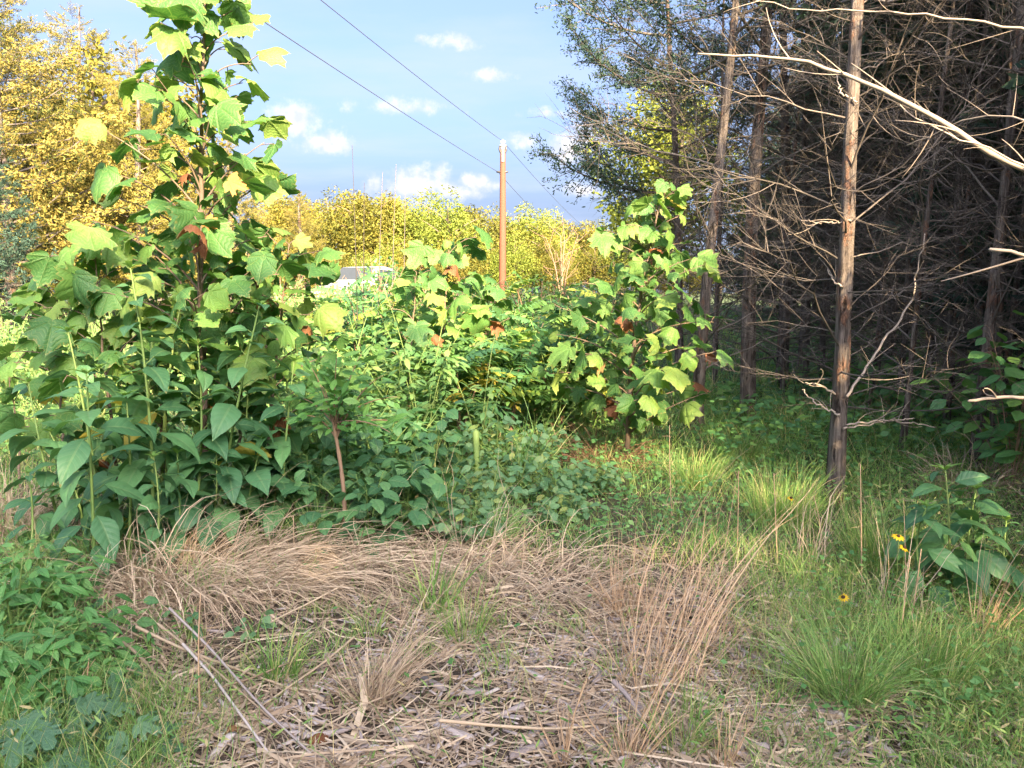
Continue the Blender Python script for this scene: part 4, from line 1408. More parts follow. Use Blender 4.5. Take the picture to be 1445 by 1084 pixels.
# ------------------------------------------------------------------ utility pole and wires
Yp = 36.0
pb = at(709, 408, Yp); ptop = at(713, 212, Yp)
pb = np.array((pb[0], Yp, float(gz(pb[0], Yp)) - .1))
ph_ = ptop[2] - pb[2]
t = thing('utility_pole', 'wooden utility pole with a white insulator on top rising from the thicket', 'pole', pb)
mb = MB()
mb.tube(np.array([(0.004 * z * ph_, 0, z * ph_) for z in np.linspace(0, 1, 14)]), np.linspace(.18, .125, 14), 14)
obj('shaft', mb.mesh('shaft', M['pole']), t)
mb = MB(); mb.tube(np.array([(0.03, -.14, ph_ - .55), (.03, -.14, ph_ + .1), (.03, -.07, ph_ + .2)]), .05, 8)
obj('bracket', mb.mesh('bracket', M['white']), t)
mb = MB()
zs = np.array([0, .05, .06, .12, .13, .2, .21, .28, .33]); rs = np.array([.06, .06, .15, .15, .08, .08, .13, .12, .05])
mb.tube(np.stack([0 * zs + .03, 0 * zs - .04, ph_ + .1 + zs], 1), rs, 12)
obj('insulator', mb.mesh('insulator', M['white']), t)
for sx in (-1, 1):
    mb = MB(); mb.tube(np.array([(.03 + sx * .1, -.05, ph_ - .12), (.03 + sx * .15, -.06, ph_ + .02), (.03 + sx * .13, -.06, ph_ + .16)]), .05, 8)
    obj('clamp', mb.mesh('clamp', M['iron']), t)
z2 = at(707, 243, Yp)[2] - pb[2]
for sx in (-1, 1):
    mb = MB(); mb.tube(np.array([(sx * .1, -.05, z2), (sx * .24, -.05, z2)]), .045, 8)
    obj('spool', mb.mesh('spool', M['iron']), t)
top_w = pb + (.03, -.04, ph_ + .38)
low_w = pb + (-.2, -.05, z2)


def wire(label, A, mid, far, sag):
    pts = []
    for t_ in np.linspace(0, 1, 24):
        pts.append(mid + (A - mid) * (1 - t_) - np.array((0, 0, sag * 4 * t_ * (1 - t_))))
    for t_ in np.linspace(0, 1, 24)[1:]:
        pts.append(mid + (far - mid) * t_ - np.array((0, 0, sag * 4 * t_ * (1 - t_))))
    P = np.array(pts)
    mb = MB(); mb.tube(P - P[0], .012, 5)
    tag(obj('power_wire', mb.mesh('power_wire', M['wire']), None, Matrix.Translation(Vector(P[0]))), label, 'wire', 'overhead wires')


def thru(px, py, p, z):
    """horizontal run from p through the sight line of a pixel at height z, extended past the viewpoint"""
    d = pix_dir(px, py); t_ = (z - CAMH) / d[2]
    q = np.array((d[0] * t_, d[1] * t_, z))
    return q


qa = thru(472, 0, top_w, 9.0); A1 = top_w + (qa - top_w) * 2.6; A1[2] = 9.6
qb = thru(362, 0, low_w, 7.7); A2 = low_w + (qb - low_w) * 2.6; A2[2] = 8.2
wire('upper overhead wire tied to the white insulator of the utility pole', A1, top_w, np.array((9.5, 88, 8.6)), .35)
wire('lower overhead wire fixed to the side of the utility pole', A2, low_w, np.array((8.0, 88, 6.6)), .35)

# ------------------------------------------------------------------ parked car
def loft(mb, secs):
    """secs: list of (y, [(x,z)...]) closed rings with equal counts"""
    n = len(secs[0][1])
    V = [(x, y, z) for y, ring in secs for x, z in ring]
    Q = []
    for a in range(len(secs) - 1):
        for k in range(n):
            Q.append((a * n + k, a * n + (k + 1) % n, (a + 1) * n + (k + 1) % n, (a + 1) * n + k))
    V += [(0, secs[0][0], np.mean([z for _, z in secs[0][1]])), (0, secs[-1][0], np.mean([z for _, z in secs[-1][1]]))]
    c0 = len(secs) * n
    T = [((k + 1) % n, k, c0) for k in range(n)] + [((len(secs) - 1) * n + k, (len(secs) - 1) * n + (k + 1) % n, c0 + 1) for k in range(n)]
    mb.add(V, Q, T)


xc, yc = (512 - 722.5) / FPX * 27.0, 27.0
car = thing('parked_car', 'silver car parked in the rough field, mostly hidden by leaves', 'car', (xc, yc, float(gz(xc, yc))), None, R(168))


def ring(hw, z0, z1, r=.12):
    return [(-hw + r, z0), (hw - r, z0), (hw, z0 + r), (hw, z1 - r), (hw - r, z1), (-hw + r, z1), (-hw, z1 - r), (-hw, z0 + r)]


mb = MB()
loft(mb, [(2.25, ring(.75, .45, .8)), (2.15, ring(.86, .32, 1.0)), (1.2, ring(.92, .28, 1.16)), (.9, ring(.93, .28, 1.2)), (-1.6, ring(.93, .28, 1.2)), (-2.2, ring(.9, .32, 1.15)), (-2.3, ring(.8, .45, .95))])
body = obj('body', mb.mesh('body', M['carpaint'], True), car)
mb = MB()
loft(mb, [(.95, ring(.82, 1.19, 1.26, .03)), (.2, ring(.7, 1.2, 1.74, .1)), (-.6, ring(.71, 1.2, 1.8, .1)), (-1.7, ring(.7, 1.2, 1.74, .1)), (-2.18, ring(.8, 1.16, 1.26, .03))])
obj('cabin', mb.mesh('cabin', M['carpaint'], True), car)
gl = MB(); gl.add([(-.68, .88, 1.27), (.68, .88, 1.27), (.58, .27, 1.7), (-.58, .27, 1.7)], [(0, 1, 2, 3)])
V, Q, T, A = gl.arrays(); V = V + np.array((0, .02, .03))
obj('windshield', mesh_from('windshield', V, Q, T, A, M['glass'], False), car)
for sx in (-1, 1):
    m2 = MB(); m2.add([(sx * .79, .5, 1.28), (sx * .79, -1.6, 1.28), (sx * .725, -1.45, 1.66), (sx * .725, .2, 1.66)], [(0, 1, 2, 3)])
    obj('side_window', m2.mesh('side_window', M['glass'], False), car)
    m2 = MB(); loft(m2, [(.62, ring(.08, 1.22, 1.36, .03)), (.72, ring(.1, 1.2, 1.38, .03)), (.78, ring(.06, 1.24, 1.34, .03))])
    obj('mirror', m2.mesh('mirror', M['rubber']), car, Matrix.Translation((sx * 1.0, 0, 0)))
    m2 = MB(); loft(m2, [(2.08, ring(.16, .72, .92, .04)), (2.24, ring(.14, .74, .9, .04))])
    obj('headlight', m2.mesh('headlight', M['lamp']), car, Matrix.Translation((sx * .62, 0, 0)))
    for wy in (1.35, -1.4):
        m2 = MB(); m2.tube(np.array([(-.11, 0, 0), (-.1, 0, 0), (.1, 0, 0), (.11, 0, 0)]), [.28, .34, .34, .28], 20, cap=False)
        w = obj('wheel', m2.mesh('tyre', M['rubber']), car, Matrix.Translation((sx * .85, wy, .34)))
        m2 = MB(); m2.tube(np.array([(-.115, 0, 0), (.115, 0, 0)]), [.22, .22], 16)
        obj('rim', m2.mesh('rim', M['chrome']), w)

# ------------------------------------------------------------------ thin tall dead stalks
for k, (px, top, pb_, Y) in enumerate([(497, 205, 506, 9.5), (514, 258, 512, 9.6), (540, 243, 530, 9.4), (559, 232, 550, 9.7), (572, 270, 568, 9.8)]):
    x0 = (pb_ - 722.5) / FPX * Y
    b = np.array((x0, Y, float(gz(x0, Y)))); e = at(px, top, Y) - b
    mb = MB(); mb.tube(bez((0, 0, 0), e * (.2, .2, .5), e, 12), np.linspace(.008, .003, 12), 5)
    o = tag(obj('dead_stalk', mb.mesh('dead_stalk', M['twig']), None, Matrix.Translation(Vector(b))), 'thin tall dead stalk standing up against the sky beside the car', 'stalk', 'tall dead stalks by the car')


# ------------------------------------------------------------------ straw clumps and grasses
def blades(g, n, base_r, ln, lean, spread, droop, w, seg=7, groundclip=True, origin=(0, 0, 0), bias=(0, 0), kink=.09):
    """n arching blades from a clump; returns path array (n,seg,3), width, side"""
    a = g.uniform(0, 2 * pi, n)
    r = base_r * np.sqrt(g.random(n))
    p0 = np.stack([np.cos(a) * r, np.sin(a) * r, 0 * a], 1)
    a2 = a + g.normal(0, .6, n)
    d = np.stack([np.cos(a2), np.sin(a2), 0 * a2], 1) * (spread * g.uniform(.2, 1.1, n))[:, None] + np.array((lean[0], lean[1], 1.)) + g.normal(0, .08, (n, 3))
    d = nv(d)
    l = ln * g.uniform(.45, 1.1, n)
    P = np.zeros((n, seg, 3)); P[:, 0] = p0
    st = l / (seg - 1)
    dr = droop * g.uniform(.4, 1.5, n)
    cur = d.copy()
    bi = np.array((bias[0], bias[1], 0.))
    for k in range(1, seg):
        P[:, k] = P[:, k - 1] + cur * st[:, None]
        cur = nv(cur + np.array((0, 0, -1.)) * (dr * k / seg)[:, None] + bi * .12 + g.normal(0, kink, (n, 3)) * (g.random((n, 1)) < .5))
        wx = P[:, k, 0] + origin[0]; wy = P[:, k, 1] + origin[1]
        gzv = gz(wx, wy) - origin[2]
        low = P[:, k, 2] < gzv + .01
        P[low, k, 2] = gzv[low] + g.uniform(.005, .04, low.sum())
        cur[low, 2] = np.abs(cur[low, 2]) * .2
    t = np.linspace(0, 1, seg)
    W = (w * g.uniform(.6, 1.3, n))[:, None] * np.clip(1.15 - t ** 2.2, .12, 1)[None]
    side = nv(np.cross(d, g.normal(0, 1, (n, 3))))
    return P, W, side


def clump(name, label, px, py, n, ln, lean, spread, droop, w, mat, seed, base_r=.08, group=None, cat='grass clump', bias=(0, 0), n2=0, mat2=None, seg=8):
    g = np.random.default_rng(seed)
    b = gp(px, py)
    t = thing(name, label, cat, b, group)
    mb = MB()
    P, W, S = blades(g, n, base_r, ln, lean, spread, droop, w, seg, origin=b, bias=bias, kink=.2 if mat == 'straw' else .1)
    mb.ribbon(P, W, S, var=g.random(n))
    tag(obj('blades', mb.mesh('blades', M[mat]), t), kind='stuff')
    if n2:
        mb = MB()
        P, W, S = blades(g, n2, base_r * 1.3, ln * .45, (0, 0), spread * 1.6 + .5, droop * 1.3, w, 6, origin=b)
        mb.ribbon(P, W, S, var=g.random(n2) * .8)
        tag(obj('thatch', mb.mesh('thatch', M[mat2 or mat]), t), kind='stuff')
    return t


SG = 'bleached straw clumps'
clump('straw_mound', 'largest bleached straw mound spilling over in front of the pointed-leaf weeds', 285, 820, 420, .95, (1.0, -.3), 1.6, .8, .0022, 'straw', 2000, .42, SG, bias=(.5, -.1), n2=700, seg=10)
clump('straw_mound', 'straw mound piled against the stem of the front pointed-leaf weed', 200, 845, 190, .6, (.1, -.5), 1.9, 1.1, .0022, 'straw', 2001, .34, SG, n2=250)
clump('straw_mound', 'long straw strands combed flat beyond the largest mound', 400, 815, 300, .95, (1.8, -.3), .9, .5, .0022, 'straw', 2002, .36, SG, bias=(.8, -.15), n2=200, seg=10)
clump('straw_mound', 'straw clump beside the short young pointed-leaf weed', 8, 760, 350, .7, (.2, -.4), 1., .6, .0024, 'straw', 2003, .15, SG, n2=120)
clump('straw_mound', 'small straw clump behind the front pointed-leaf weed', 80, 780, 200, .5, (.1, -.3), 1., .8, .0024, 'straw', 2004, .12, SG, n2=120)
clump('straw_mound', 'flattened straw mat at the foot of the dark round-leaved shrubs', 560, 800, 170, .7, (.6, -.3), 2.2, 1.2, .0022, 'straw', 2005, .3, SG, n2=250)
clump('straw_mound', 'arching straw clump that curves over the open litter', 720, 830, 150, .9, (.8, -.15), 1.3, .62, .0022, 'straw', 2006, .4, SG, bias=(.4, -.1), n2=180, seg=10)
clump('straw_mound', 'arching straw clump behind the standing orange grass', 800, 845, 110, .75, (.8, -.2), 1.2, .65, .0022, 'straw', 2007, .32, SG, bias=(.4, -.2), n2=130, seg=10)
clump('straw_mound', 'straw mat behind the mixed green tuft', 650, 800, 120, .65, (.3, -.2), 2., 1.1, .0022, 'straw', 2008, .3, SG, n2=200)
clump('straw_mound', 'straw tuft leaning over the grey litter', 525, 990, 60, .62, (.85, .25), .35, .14, .002, 'straw', 2009, .07, SG, n2=160)
clump('straw_mound', 'brown straw heap under the slender sycamore', 850, 655, 300, .7, (-.1, -.2), 1.8, 1.1, .003, 'brush', 2010, .3, SG, n2=200)
clump('straw_mound', 'straw patch on the ground behind the bushy weed', 1370, 690, 250, .6, (0, -.2), 1.3, .9, .003, 'straw', 2011, .3, SG, n2=150)
SD = 'standing orange grass'
clump('orange_grass', 'tall orange dry grass clump leaning over the open litter', 925, 965, 34, 1.12, (.42, .3), .1, .2, .0017, 'sedge', 2020, .14, SD, bias=(.3, .1), n2=70, seg=10)
clump('orange_grass', 'second orange dry grass clump just behind the tallest one', 965, 905, 26, .95, (.35, .2), .2, .3, .0017, 'sedge', 2021, .16, SD, n2=80, seg=10)
clump('orange_grass', 'sparse orange stems between the litter and the standing clump', 885, 1075, 12, .62, (.3, .1), .15, .08, .0022, 'sedge', 2022, .03, SD, n2=30)
clump('orange_grass', 'sparse orange stems in front of the large green tussock', 1020, 1090, 10, .45, (.25, .05), .2, .12, .0022, 'sedge', 2023, .03, SD, n2=20)
clump('orange_grass', 'pair of short orange stems alone on the grey litter', 795, 1080, 10, .42, (.08, .0), .12, .05, .0024, 'sedge', 2024, .02, SD, n2=10)
clump('orange_grass', 'short orange stems behind the tallest orange clump', 880, 870, 40, .55, (.1, .1), .25, .1, .0018, 'sedge', 2025, .06, SD, n2=90)
clump('orange_grass', 'orange stems rising from the green grass near the bushy weed', 1385, 905, 26, .55, (.25, 0), .3, .15, .002, 'sedge', 2026, .05, SD, n2=30)
clump('orange_grass', 'pale dry stems curving above the grass near the bare trunk', 1140, 800, 26, .6, (.2, .1), .3, .2, .002, 'straw', 2027, .08, SD, n2=20)
clump('orange_grass', 'dry stems in the grass before the daisies', 1260, 870, 20, .6, (.05, 0), .3, .1, .002, 'straw', 2028, .12, SD, n2=20)
for k, (px, py, tx, ty, lb) in enumerate([(1216, 830, 1214, 655, 'upright dry stalk with a bent tip in front of the thick bare trunk'), (1097, 800, 1092, 668, 'upright dry stalk in the grass beside the thick bare trunk'),
                                         (1283, 890, 1300, 775, 'dry stalk beside the daisies'), (1160, 790, 1148, 700, 'short dry stalk behind the upright ones'), (1270, 910, 1285, 785, 'slanting dry stalk under the daisies'),
                                         (283, 1012, 283, 838, 'straight thin stalk standing in front of the straw mound'), (1040, 780, 1042, 665, 'dry stalk behind the standing orange grass'), (415, 800, 414, 728, 'broken pale stalk above the straw strands'),
                                         (950, 745, 945, 600, 'thin dry stalk behind the orange grass'), (120, 1015, 125, 935, 'broken forked straw stalk next to the herbs')]):
    b = gp(px, py); e = at(tx, ty, b[1]) - b
    mb = MB(); g = np.random.default_rng(k)
    mb.tube(bez((0, 0, -.01), e * .5 + g.normal(0, .012, 3), e, 10), np.linspace(.0045, .002, 10), 5)
    for j in range(5):
        p = e * g.uniform(.5, 1); d = nv(g.normal(0, .6, 3) + (0, 0, .6)) * .06
        mb.tube(np.array([p, p + d * .6, p + d]), .0013, 3, cap=False)
    tag(obj('dry_stalk', mb.mesh('dry_stalk', M['sedge']), None, Matrix.Translation(Vector(b))), lb, 'stalk', 'upright dry stalks')
GT = 'green grass tufts'
clump('grass_tussock', 'large fine-bladed green tussock spreading like a fountain', 1195, 990, 620, .48, (-.04, .05), 1.05, .28, .0011, 'fine', 2040, .11, GT, n2=150, mat2='straw')
for k, (px, py, n, ln, lb) in enumerate([(612, 865, 40, .42, 'few broad upright green blades in the straw mat'), (655, 905, 120, .36, 'mixed green tuft beside the arching straw'), (395, 960, 70, .3, 'green tuft beside the fallen stalks'),
                                         (1100, 740, 500, .5, 'lush grass tuft at the foot of the thick bare trunk'), (1245, 800, 500, .45, 'lush grass tuft in front of the daisies'), (960, 1060, 130, .26, 'green tuft in the wood chips'),
                                         (1300, 960, 400, .34, 'grass tuft beside the fountain-like tussock'), (735, 690, 30, .75, 'broad arching green blades above the snakeroot'), (760, 660, 26, .8, 'tall light green blades beside the brown straw heap'),
                                         (610, 735, 90, .6, 'hanging grass tuft under the round-leaved shrubs'), (450, 775, 160, .45, 'dark grass tuft around the thin bent trunk'), (375, 770, 140, .42, 'dark grass tuft under the last pointed-leaf weed'),
                                         (980, 690, 400, .42, 'grass tuft beyond the standing orange grass'), (1040, 660, 400, .5, 'grass tuft under the leaning cedar'), (700, 760, 350, .3, 'feathery low grass tuft below the mullein')]):
    clump('grass_tuft', lb, px, py, n, ln, (.05, 0), .6, .3, .0016 if n > 100 else (.0045 if k in (0, 7, 8) else .003), 'grass' if k != 14 else 'fine', 2050 + k, .05 + .0003 * n, GT)


g = np.random.default_rng(2090)
for k in range(22):
    px, py = [(455, 870), (520, 900), (590, 930), (700, 890), (760, 870), (820, 900), (870, 960), (1000, 940), (1040, 880), (1080, 900), (1100, 1000), (980, 1010), (700, 950), (560, 960), (470, 930), (340, 960), (1010, 1050),
              (1130, 860), (900, 830), (850, 810), (760, 800), (1060, 1040)][k]
    clump('grass_sprout', 'small wispy green grass sprout growing up through the straw litter', px, py, int(g.uniform(14, 46)), g.uniform(.14, .27), (g.normal(0, .15), 0), .7, .4, .0016, 'grass', 2100 + k, .06, 'green sprouts in the litter')


# ------------------------------------------------------------------ ground layers of grass, leaves, litter
def field(g, n, y0, y1, dens, xl=-60, xr=1520):
    """random ground points, uniform over the seen trapezoid, kept with probability dens(px,py)"""
    rows = g.uniform(0, 1, n)
    Y = y0 * (y1 / y0) ** rows
    px = g.uniform(xl, xr, n)
    x = (px - 722.5) / FPX * Y * 1.04
    d = math.sin(PITCH)
    py = 542 + FPX * ((CAMH / Y) * math.cos(PITCH) - math.sin(PITCH)) / (math.cos(PITCH) + (CAMH / Y) * math.sin(PITCH))
    k = g.random(n) < dens(px, py, x, Y)
    return x[k], Y[k]


def smooth(a, lo, hi):
    t = np.clip((a - lo) / (hi - lo), 0, 1)
    return t * t * (3 - 2 * t)


def patch(x, y, s, o=0):
    return .5 + .5 * nz(x * s + o, y * s - o) + .25 * np.sin(x * 3.3 * s + o) * np.sin(y * 2.9 * s)


def d_grass(px, py, x, y):
    right = smooth(px, 960 + (1084 - py) * .0, 1150) * (1 - .75 * ((py > 990) & (px < 1300)))
    midr = smooth(px, 850, 1000) * (py < 800)
    back = (py < 700) * .7
    base = .06 + .75 * smooth(patch(x, y, 1.5), .42, .85)
    return np.clip(np.maximum.reduce([right * .95, midr * .8, back, base]) * (.35 + .8 * patch(x, y, 1.6, 3)), 0, 1)


g = np.random.default_rng(3000)
x, y = field(g, 100000, 2.2, 15, d_grass)
n = len(x)
P, W, S = blades(g, n, 0.001, .31, (0, 0), .8, .42, .0015, 5)
hs = (.55 + .8 * patch(x, y, .9, 1)) * np.clip(.7 + y * .05, .6, 1.4)
P = P * hs[:, None, None]
P[..., 0] += x[:, None]; P[..., 1] += y[:, None]; P[..., 2] = np.maximum(P[..., 2], .003) + gz(x, y)[:, None]
mb = MB(); mb.ribbon(P, W * np.clip(y / 4, .8, 2.2)[:, None], S, var=np.clip(g.random(n) * .75 + .25 * patch(x, y, .8, 7), 0, .999))
tag(obj('grass', mb.mesh('grass', M['grass'])), 'short green grass covering the clearing floor', 'grass', kind='stuff')


# meadow grass further out
def d_all(px, py, x, y):
    return np.full(len(px), 1.)


x, y = field(g, 16000, 12, 60, lambda px, py, x, y: (x < 3 + .15 * y) * 1.)
n = len(x)
P, W, S = blades(g, n, .001, .7, (0, 0), .6, .3, .004, 4)
P[..., 0] += x[:, None]; P[..., 1] += y[:, None]; P[..., 2] = np.maximum(P[..., 2], .0) + gz(x, y)[:, None]
mb = MB(); mb.ribbon(P, W * (y / 12)[:, None], S, var=g.random(n))
tag(obj('meadow_grass', mb.mesh('meadow_grass', M['grass'])), 'tall rough grass of the open field', 'grass', kind='stuff')


# low leafy ground cover
def d_cover(px, py, x, y):
    a = (px < 130) * (py > 560) * (py < 900) * 1.
    b_ = (px > 600) * (py < 775) * (px < 1060) * .8
    c_ = (px > 1000) * (py < 720) * .7
    e_ = (px > 1130) * (py > 720) * .25
    f_ = (px < 120) * (py > 880) * .8
    h_ = (px < 620) * (py < 760) * .9
    return np.clip(np.maximum.reduce([a, b_, c_, e_, f_, h_, .012 + 0 * px]) * (.4 + .8 * patch(x, y, 1.4, 5)), 0, 1)


def cover(name, label, n, y0, y1, dens, tpl, s, h, mat, seed, up=.15):
    g = np.random.default_rng(seed)
    x, y = field(g, n, y0, y1, dens)
    n = len(x)
    z = gz(x, y) + h * g.random(n) ** .8 * (.4 + .8 * patch(x, y, 1.2, seed % 7))
    a = g.uniform(0, 2 * pi, n)
    o = np.stack([np.cos(a), np.sin(a), up + 0 * a], 1)
    mb = MB()
    mb.scatter(tpl, np.stack([x, y, z], 1), frames(o + g.normal(0, .25, (n, 3)), np.array((0, -.25, 1.)) + g.normal(0, .3, (n, 3))), s * g.uniform(.5, 1.25, n) * np.clip(y / 6, .7, 2), g.random(n))
    tag(obj(name, mb.mesh(name, M[mat])), label, 'ground cover', kind='stuff')


COV_T = blade_leaf(180, .36, .5, .5, .25, 0, 2, na=1)
NAR_T = blade_leaf(181, .1, .4, .5, .3, 0, 3, na=1)
cover('leafy_ground_cover', 'low leafy ground cover creeping under the weeds and cedars', 42000, 2.6, 16, d_cover, COV_T, .05, .24, 'cover', 41)
cover('feathery_ground_cover', 'feathery narrow-leaved ground cover in the grass beside the tussock', 40000, 2.3, 7, lambda px, py, x, y: np.clip((smooth(px, 1150, 1300) * .95 + (px < 150) * .15 + .06) * (.4 + .8 * patch(x, y, 1.8, 2)), 0, 1), NAR_T, .06, .2, 'grass', 42, .5)
cover('forest_undergrowth', 'dark leafy undergrowth on the floor of the cedar stand', 26000, 6.5, 30, lambda px, py, x, y: (px > 1000) * np.clip(.3 + .8 * patch(x, y, .7, 9), 0, 1), UNDER_T[0] if False else COV_T, .075, .5, 'under', 43)


# straw litter
def d_litter(px, py, x, y):
    core = smooth(px, 60, 220) * (1 - smooth(px, 1080, 1330)) * smooth(py, 745, 800)
    return np.clip(np.maximum(core, .12) * (.25 + 1.0 * smooth(patch(x, y, 2.6, 4), .2, .8)), 0, 1)


g = np.random.default_rng(3100)
x, y = field(g, 46000, 2.1, 6.5, d_litter)
n = len(x)
a = g.uniform(0, pi, n)
l = g.gamma(1.4, .05, n) + .012
d = np.stack([np.cos(a), np.sin(a), g.normal(0, .12, n)], 1)
c0 = np.stack([x, y, gz(x, y) + .004 + .035 * g.random(n) ** 2], 1)
bend = g.normal(0, .12, (n, 3)) * (1, 1, .5)
P = np.stack([c0 - d * l[:, None], c0 + bend * l[:, None] + (0, 0, .004), c0 + d * l[:, None]], 1)
P[..., 2] = np.maximum(P[..., 2], gz(P[..., 0], P[..., 1]) + .003)
W = np.broadcast_to((g.gamma(1.5, .0016, n) + .0006)[:, None], (n, 3)) * np.array((.8, 1, .6))
S = nv(np.cross(d, np.array((0, 0, 1.)) + g.normal(0, .5, (n, 3))))
mb = MB(); mb.ribbon(P, W, S, var=np.clip(g.random(n) * .7 + .3 * patch(x, y, 1.1, 6), 0, .999))
tag(obj('straw_litter', mb.mesh('straw_litter', M['straw'])), 'loose straw and stem litter strewn over the ground', 'litter', kind='stuff')
x, y = field(g, 15000, 2.1, 6., lambda px, py, x, y: d_litter(px, py, x, y) * smooth(py, 800, 900) * (.3 + .7 * (px > 380)))
n = len(x)
CH_T = (np.array([(-.5, -.1, 0), (.5, -.08, .0), (.55, .08, 0), (-.42, .12, 0), (-.45, -.06, .07), (.45, -.05, .06), (.4, .06, .08), (-.4, .07, .06)]),
        np.array([(0, 3, 2, 1), (4, 5, 6, 7), (0, 1, 5, 4), (1, 2, 6, 5), (2, 3, 7, 6), (3, 0, 4, 7)]), EMPTY3, {})
a = g.uniform(0, 2 * pi, n)
Yd = np.stack([np.cos(a), np.sin(a), g.normal(0, .12, n)], 1)
mb = MB(); mb.scatter(CH_T, np.stack([x, y, gz(x, y) + .012 + .01 * g.random(n)], 1), frames(Yd, np.array((0, 0, 1.)) + g.normal(0, .22, (n, 3))), .028 * g.gamma(3., .4, n) + .012, g.random(n))
tag(obj('wood_chip_litter', mb.mesh('wood_chip_litter', M['grey'], False)), 'small grey shredded wood chips scattered in the straw', 'litter', kind='stuff')

# the larger chips one by one
CH = []
for k in range(6):
    g = np.random.default_rng(3200 + k)
    mb = MB()
    V = CH_T[0] * (1, g.uniform(.7, 1.4), 1) + g.normal(0, .025, (8, 3)) * (1, 1, .4)
    mb.add(V, CH_T[1])
    CH.append(mb.mesh('wood_chip', M['grey'], False))
g = np.random.default_rng(3300)
CP = [(1110, 1030), (1090, 920), (640, 1040), (580, 1050), (775, 990), (850, 1010), (870, 1015), (690, 1060), (755, 960), (815, 930), (1060, 930), (1190, 1070), (1015, 1000), (930, 1050), (560, 985), (610, 970), (720, 1010), (845, 960), (790, 905),
      (660, 985), (700, 930), (960, 990), (1130, 970), (1050, 1060), (1340, 1075), (830, 1060), (480, 1040), (520, 1060), (400, 1030), (350, 1050), (890, 930), (835, 925), (1085, 955), (1160, 1010), (1245, 1060), (905, 1005), (745, 1065), (310, 1065), (285, 1000), (450, 1000)]
for k, (px, py) in enumerate(CP):
    b = gp(px, py)
    a = g.uniform(0, 2 * pi)
    Rm = frames(np.array((math.cos(a), math.sin(a), g.normal(0, .1))), np.array((g.normal(0, .15), g.normal(0, .15), 1)))
    tag(obj('wood_chip', CH[k % 6], None, mat4(Rm, g.uniform(.09, .19), b + (0, 0, .018))), 'large splinter of grey weathered wood lying on the straw litter', 'wood chip', 'large grey wood splinters')

# long fallen stalks
FS = [((142, 917), (305, 1020), 'long pale fallen stalk slanting across the litter beside the herbs'), ((241, 898), (443, 1079), 'longest fallen stalk with a dark end on the litter'), ((225, 920), (400, 1040), 'fallen stalk parallel to the longest one'),
      ((485, 858), (337, 916), 'fallen stalk crossing under the combed straw strands'), ((500, 925), (354, 1018), 'fallen stalk crossing over the dark-ended one'), ((105, 890), (250, 930), 'fallen stalk at the foot of the straw mound'),
      ((300, 1000), (455, 940), 'thin fallen stalk crossing the pale ones'), ((150, 960), (290, 985), 'split fallen stalk between the pale ones'), ((260, 950), (380, 1075), 'dark fallen stalk beneath the longest one'), ((195, 925), (420, 985), 'grey fallen stalk lying flat on the litter'),
      ((865, 1000), (935, 1060), 'thick grey stick with a hooked end on the wood chips'), ((180, 1000), (330, 1065), 'fallen stalk next to the lobed creeper'), ((660, 800), (760, 905), 'thin fallen stem leaning through the arching straw'), ((565, 760), (610, 800), 'short brown stick before the round-leaved shrubs'),
      ((1010, 870), (1090, 850), 'thin pale stick beside the orange grass'), ((620, 1060), (840, 1035), 'long thin orange stalk lying flat across the litter')]
for k, (p, q, lb) in enumerate(FS):
    g = np.random.default_rng(3400 + k)
    A_ = gp(*p) + (0, 0, .07 + .07 * g.random()); B_ = gp(*q) + (0, 0, .03)
    P = poly([A_ - A_, (B_ - A_) * .35 + g.normal(0, .012, 3), (B_ - A_) * .7 + g.normal(0, .012, 3), B_ - A_], 16)
    r_ = .011 if k == 10 else g.uniform(.005, .0085)
    mb = MB(); mb.tube(P, np.linspace(r_, r_ * .6, 16), 6, var=g.random())
    tag(obj('fallen_stalk', mb.mesh('fallen_stalk', M['grey' if k in (1, 8, 10) else 'straw']), None, Matrix.Translation(Vector(A_))), lb, 'stalk', 'fallen stalks on the litter')
    
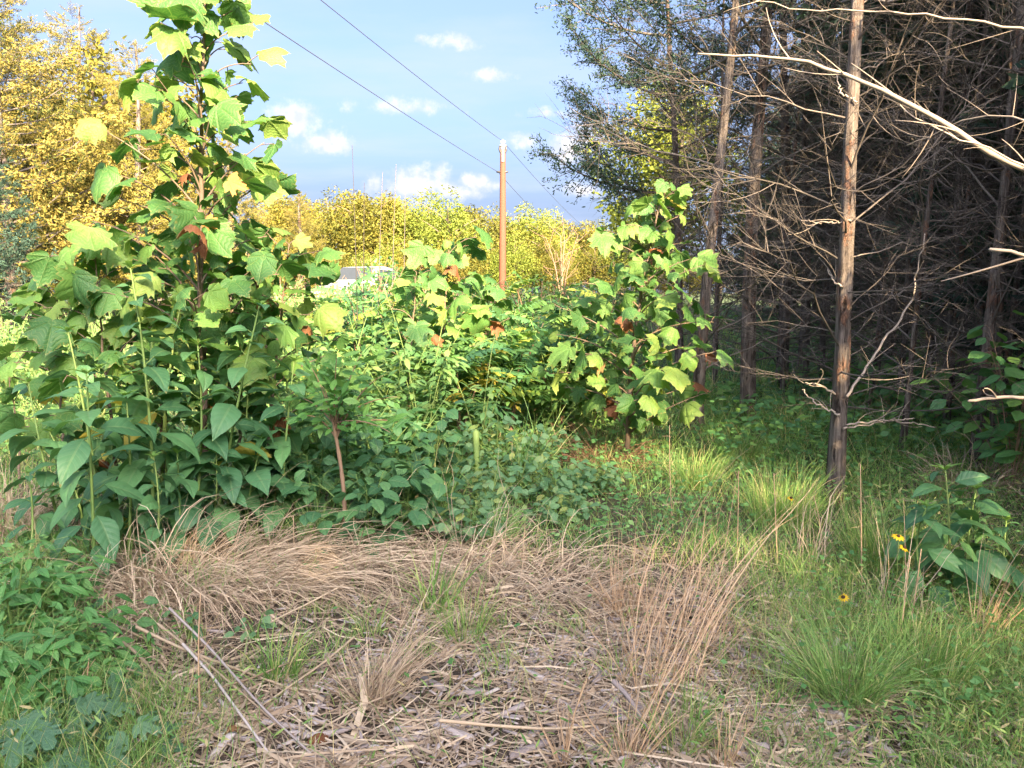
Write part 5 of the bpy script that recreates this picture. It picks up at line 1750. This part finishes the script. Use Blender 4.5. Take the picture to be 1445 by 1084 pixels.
# brown fallen leaves
for k, (px, py) in enumerate([(457, 1045), (325, 1045), (280, 770), (1060, 960), (975, 690), (1330, 712)]):
    g = np.random.default_rng(3450 + k)
    b = gp(px, py)
    a = g.uniform(0, 6)
    tag(obj('fallen_leaf', SYC_DEAD[k % 3], None, mat4(frames(np.array((math.cos(a), math.sin(a), .2)), np.array((0, -.5, 1.))), .07, b + (0, 0, .035))), 'curled brown dead leaf lying on the ground litter', 'leaf', 'fallen dead leaves')


# ------------------------------------------------------------------ yellow daisies
PET = mesh_from('petal', *blade_leaf(190, .2, .55, .35, .3, 0, 4, na=1), M['petal'])
for k, (px, py, up_, tilt, lb) in enumerate([(1268, 757, .42, 0, 'yellow daisy with dark centre before the bushy weed, upper of two'), (1276, 773, .38, .5, 'yellow daisy with dark centre just below the upper one'),
                                             (1190, 843, .3, -.6, 'yellow daisy alone in the grass behind the fountain-like tussock'), (1116, 703, .4, .3, 'yellow daisy in the grass beside the thick bare trunk')]):
    # stand the flower where its head meets the sight line at a plausible stem height
    d = pix_dir(px, py); t_ = (CAMH - up_) / -d[2]
    h = np.array((d[0] * t_, d[1] * t_, up_))
    b = np.array((h[0] + .02, h[1] + .03, float(gz(h[0], h[1]))))
    g = np.random.default_rng(k)
    t = thing('yellow_daisy', lb, 'flower', b, 'yellow daisies')
    e = h - b
    mb = MB(); mb.tube(bez((0, 0, 0), e * (.1, .1, .6), e, 8), .002, 4)
    obj('stem', mb.mesh('stem', M['stem']), t)
    mb = MB(); mb.tube(np.array([(0, 0, -.002), (0, 0, .004), (0, 0, .011)]), [.009, .0105, .006], 10)
    ax = nv(np.array((tilt, -.45, 1.)))
    Rm = frames(np.array((0, 1., .45)), ax)
    obj('flower_disc', mb.mesh('flower_disc', M['disc']), t, mat4(Rm, .85, e))
    for j in range(11):
        a = j * 2 * pi / 11
        dl = Rm @ np.array((math.cos(a), math.sin(a), -.12))
        obj('petal', PET, t, mat4(frames(dl, ax), (.026 - .002 * k) * g.uniform(.75, 1.15), e + dl * .005))
    for j in range(4):
        a = j * 2.4
        put_leaf(HERB, t, e * (.25 + .15 * j), np.array((math.cos(a), math.sin(a), .4)), np.array((0, 0, 1.)), .06, g)

print('script seconds', round(time.time() - T0, 1), 'objects', len(col.objects), 'tris', sum(len(m.loops) - 2 * len(m.polygons) for m in bpy.data.meshes))
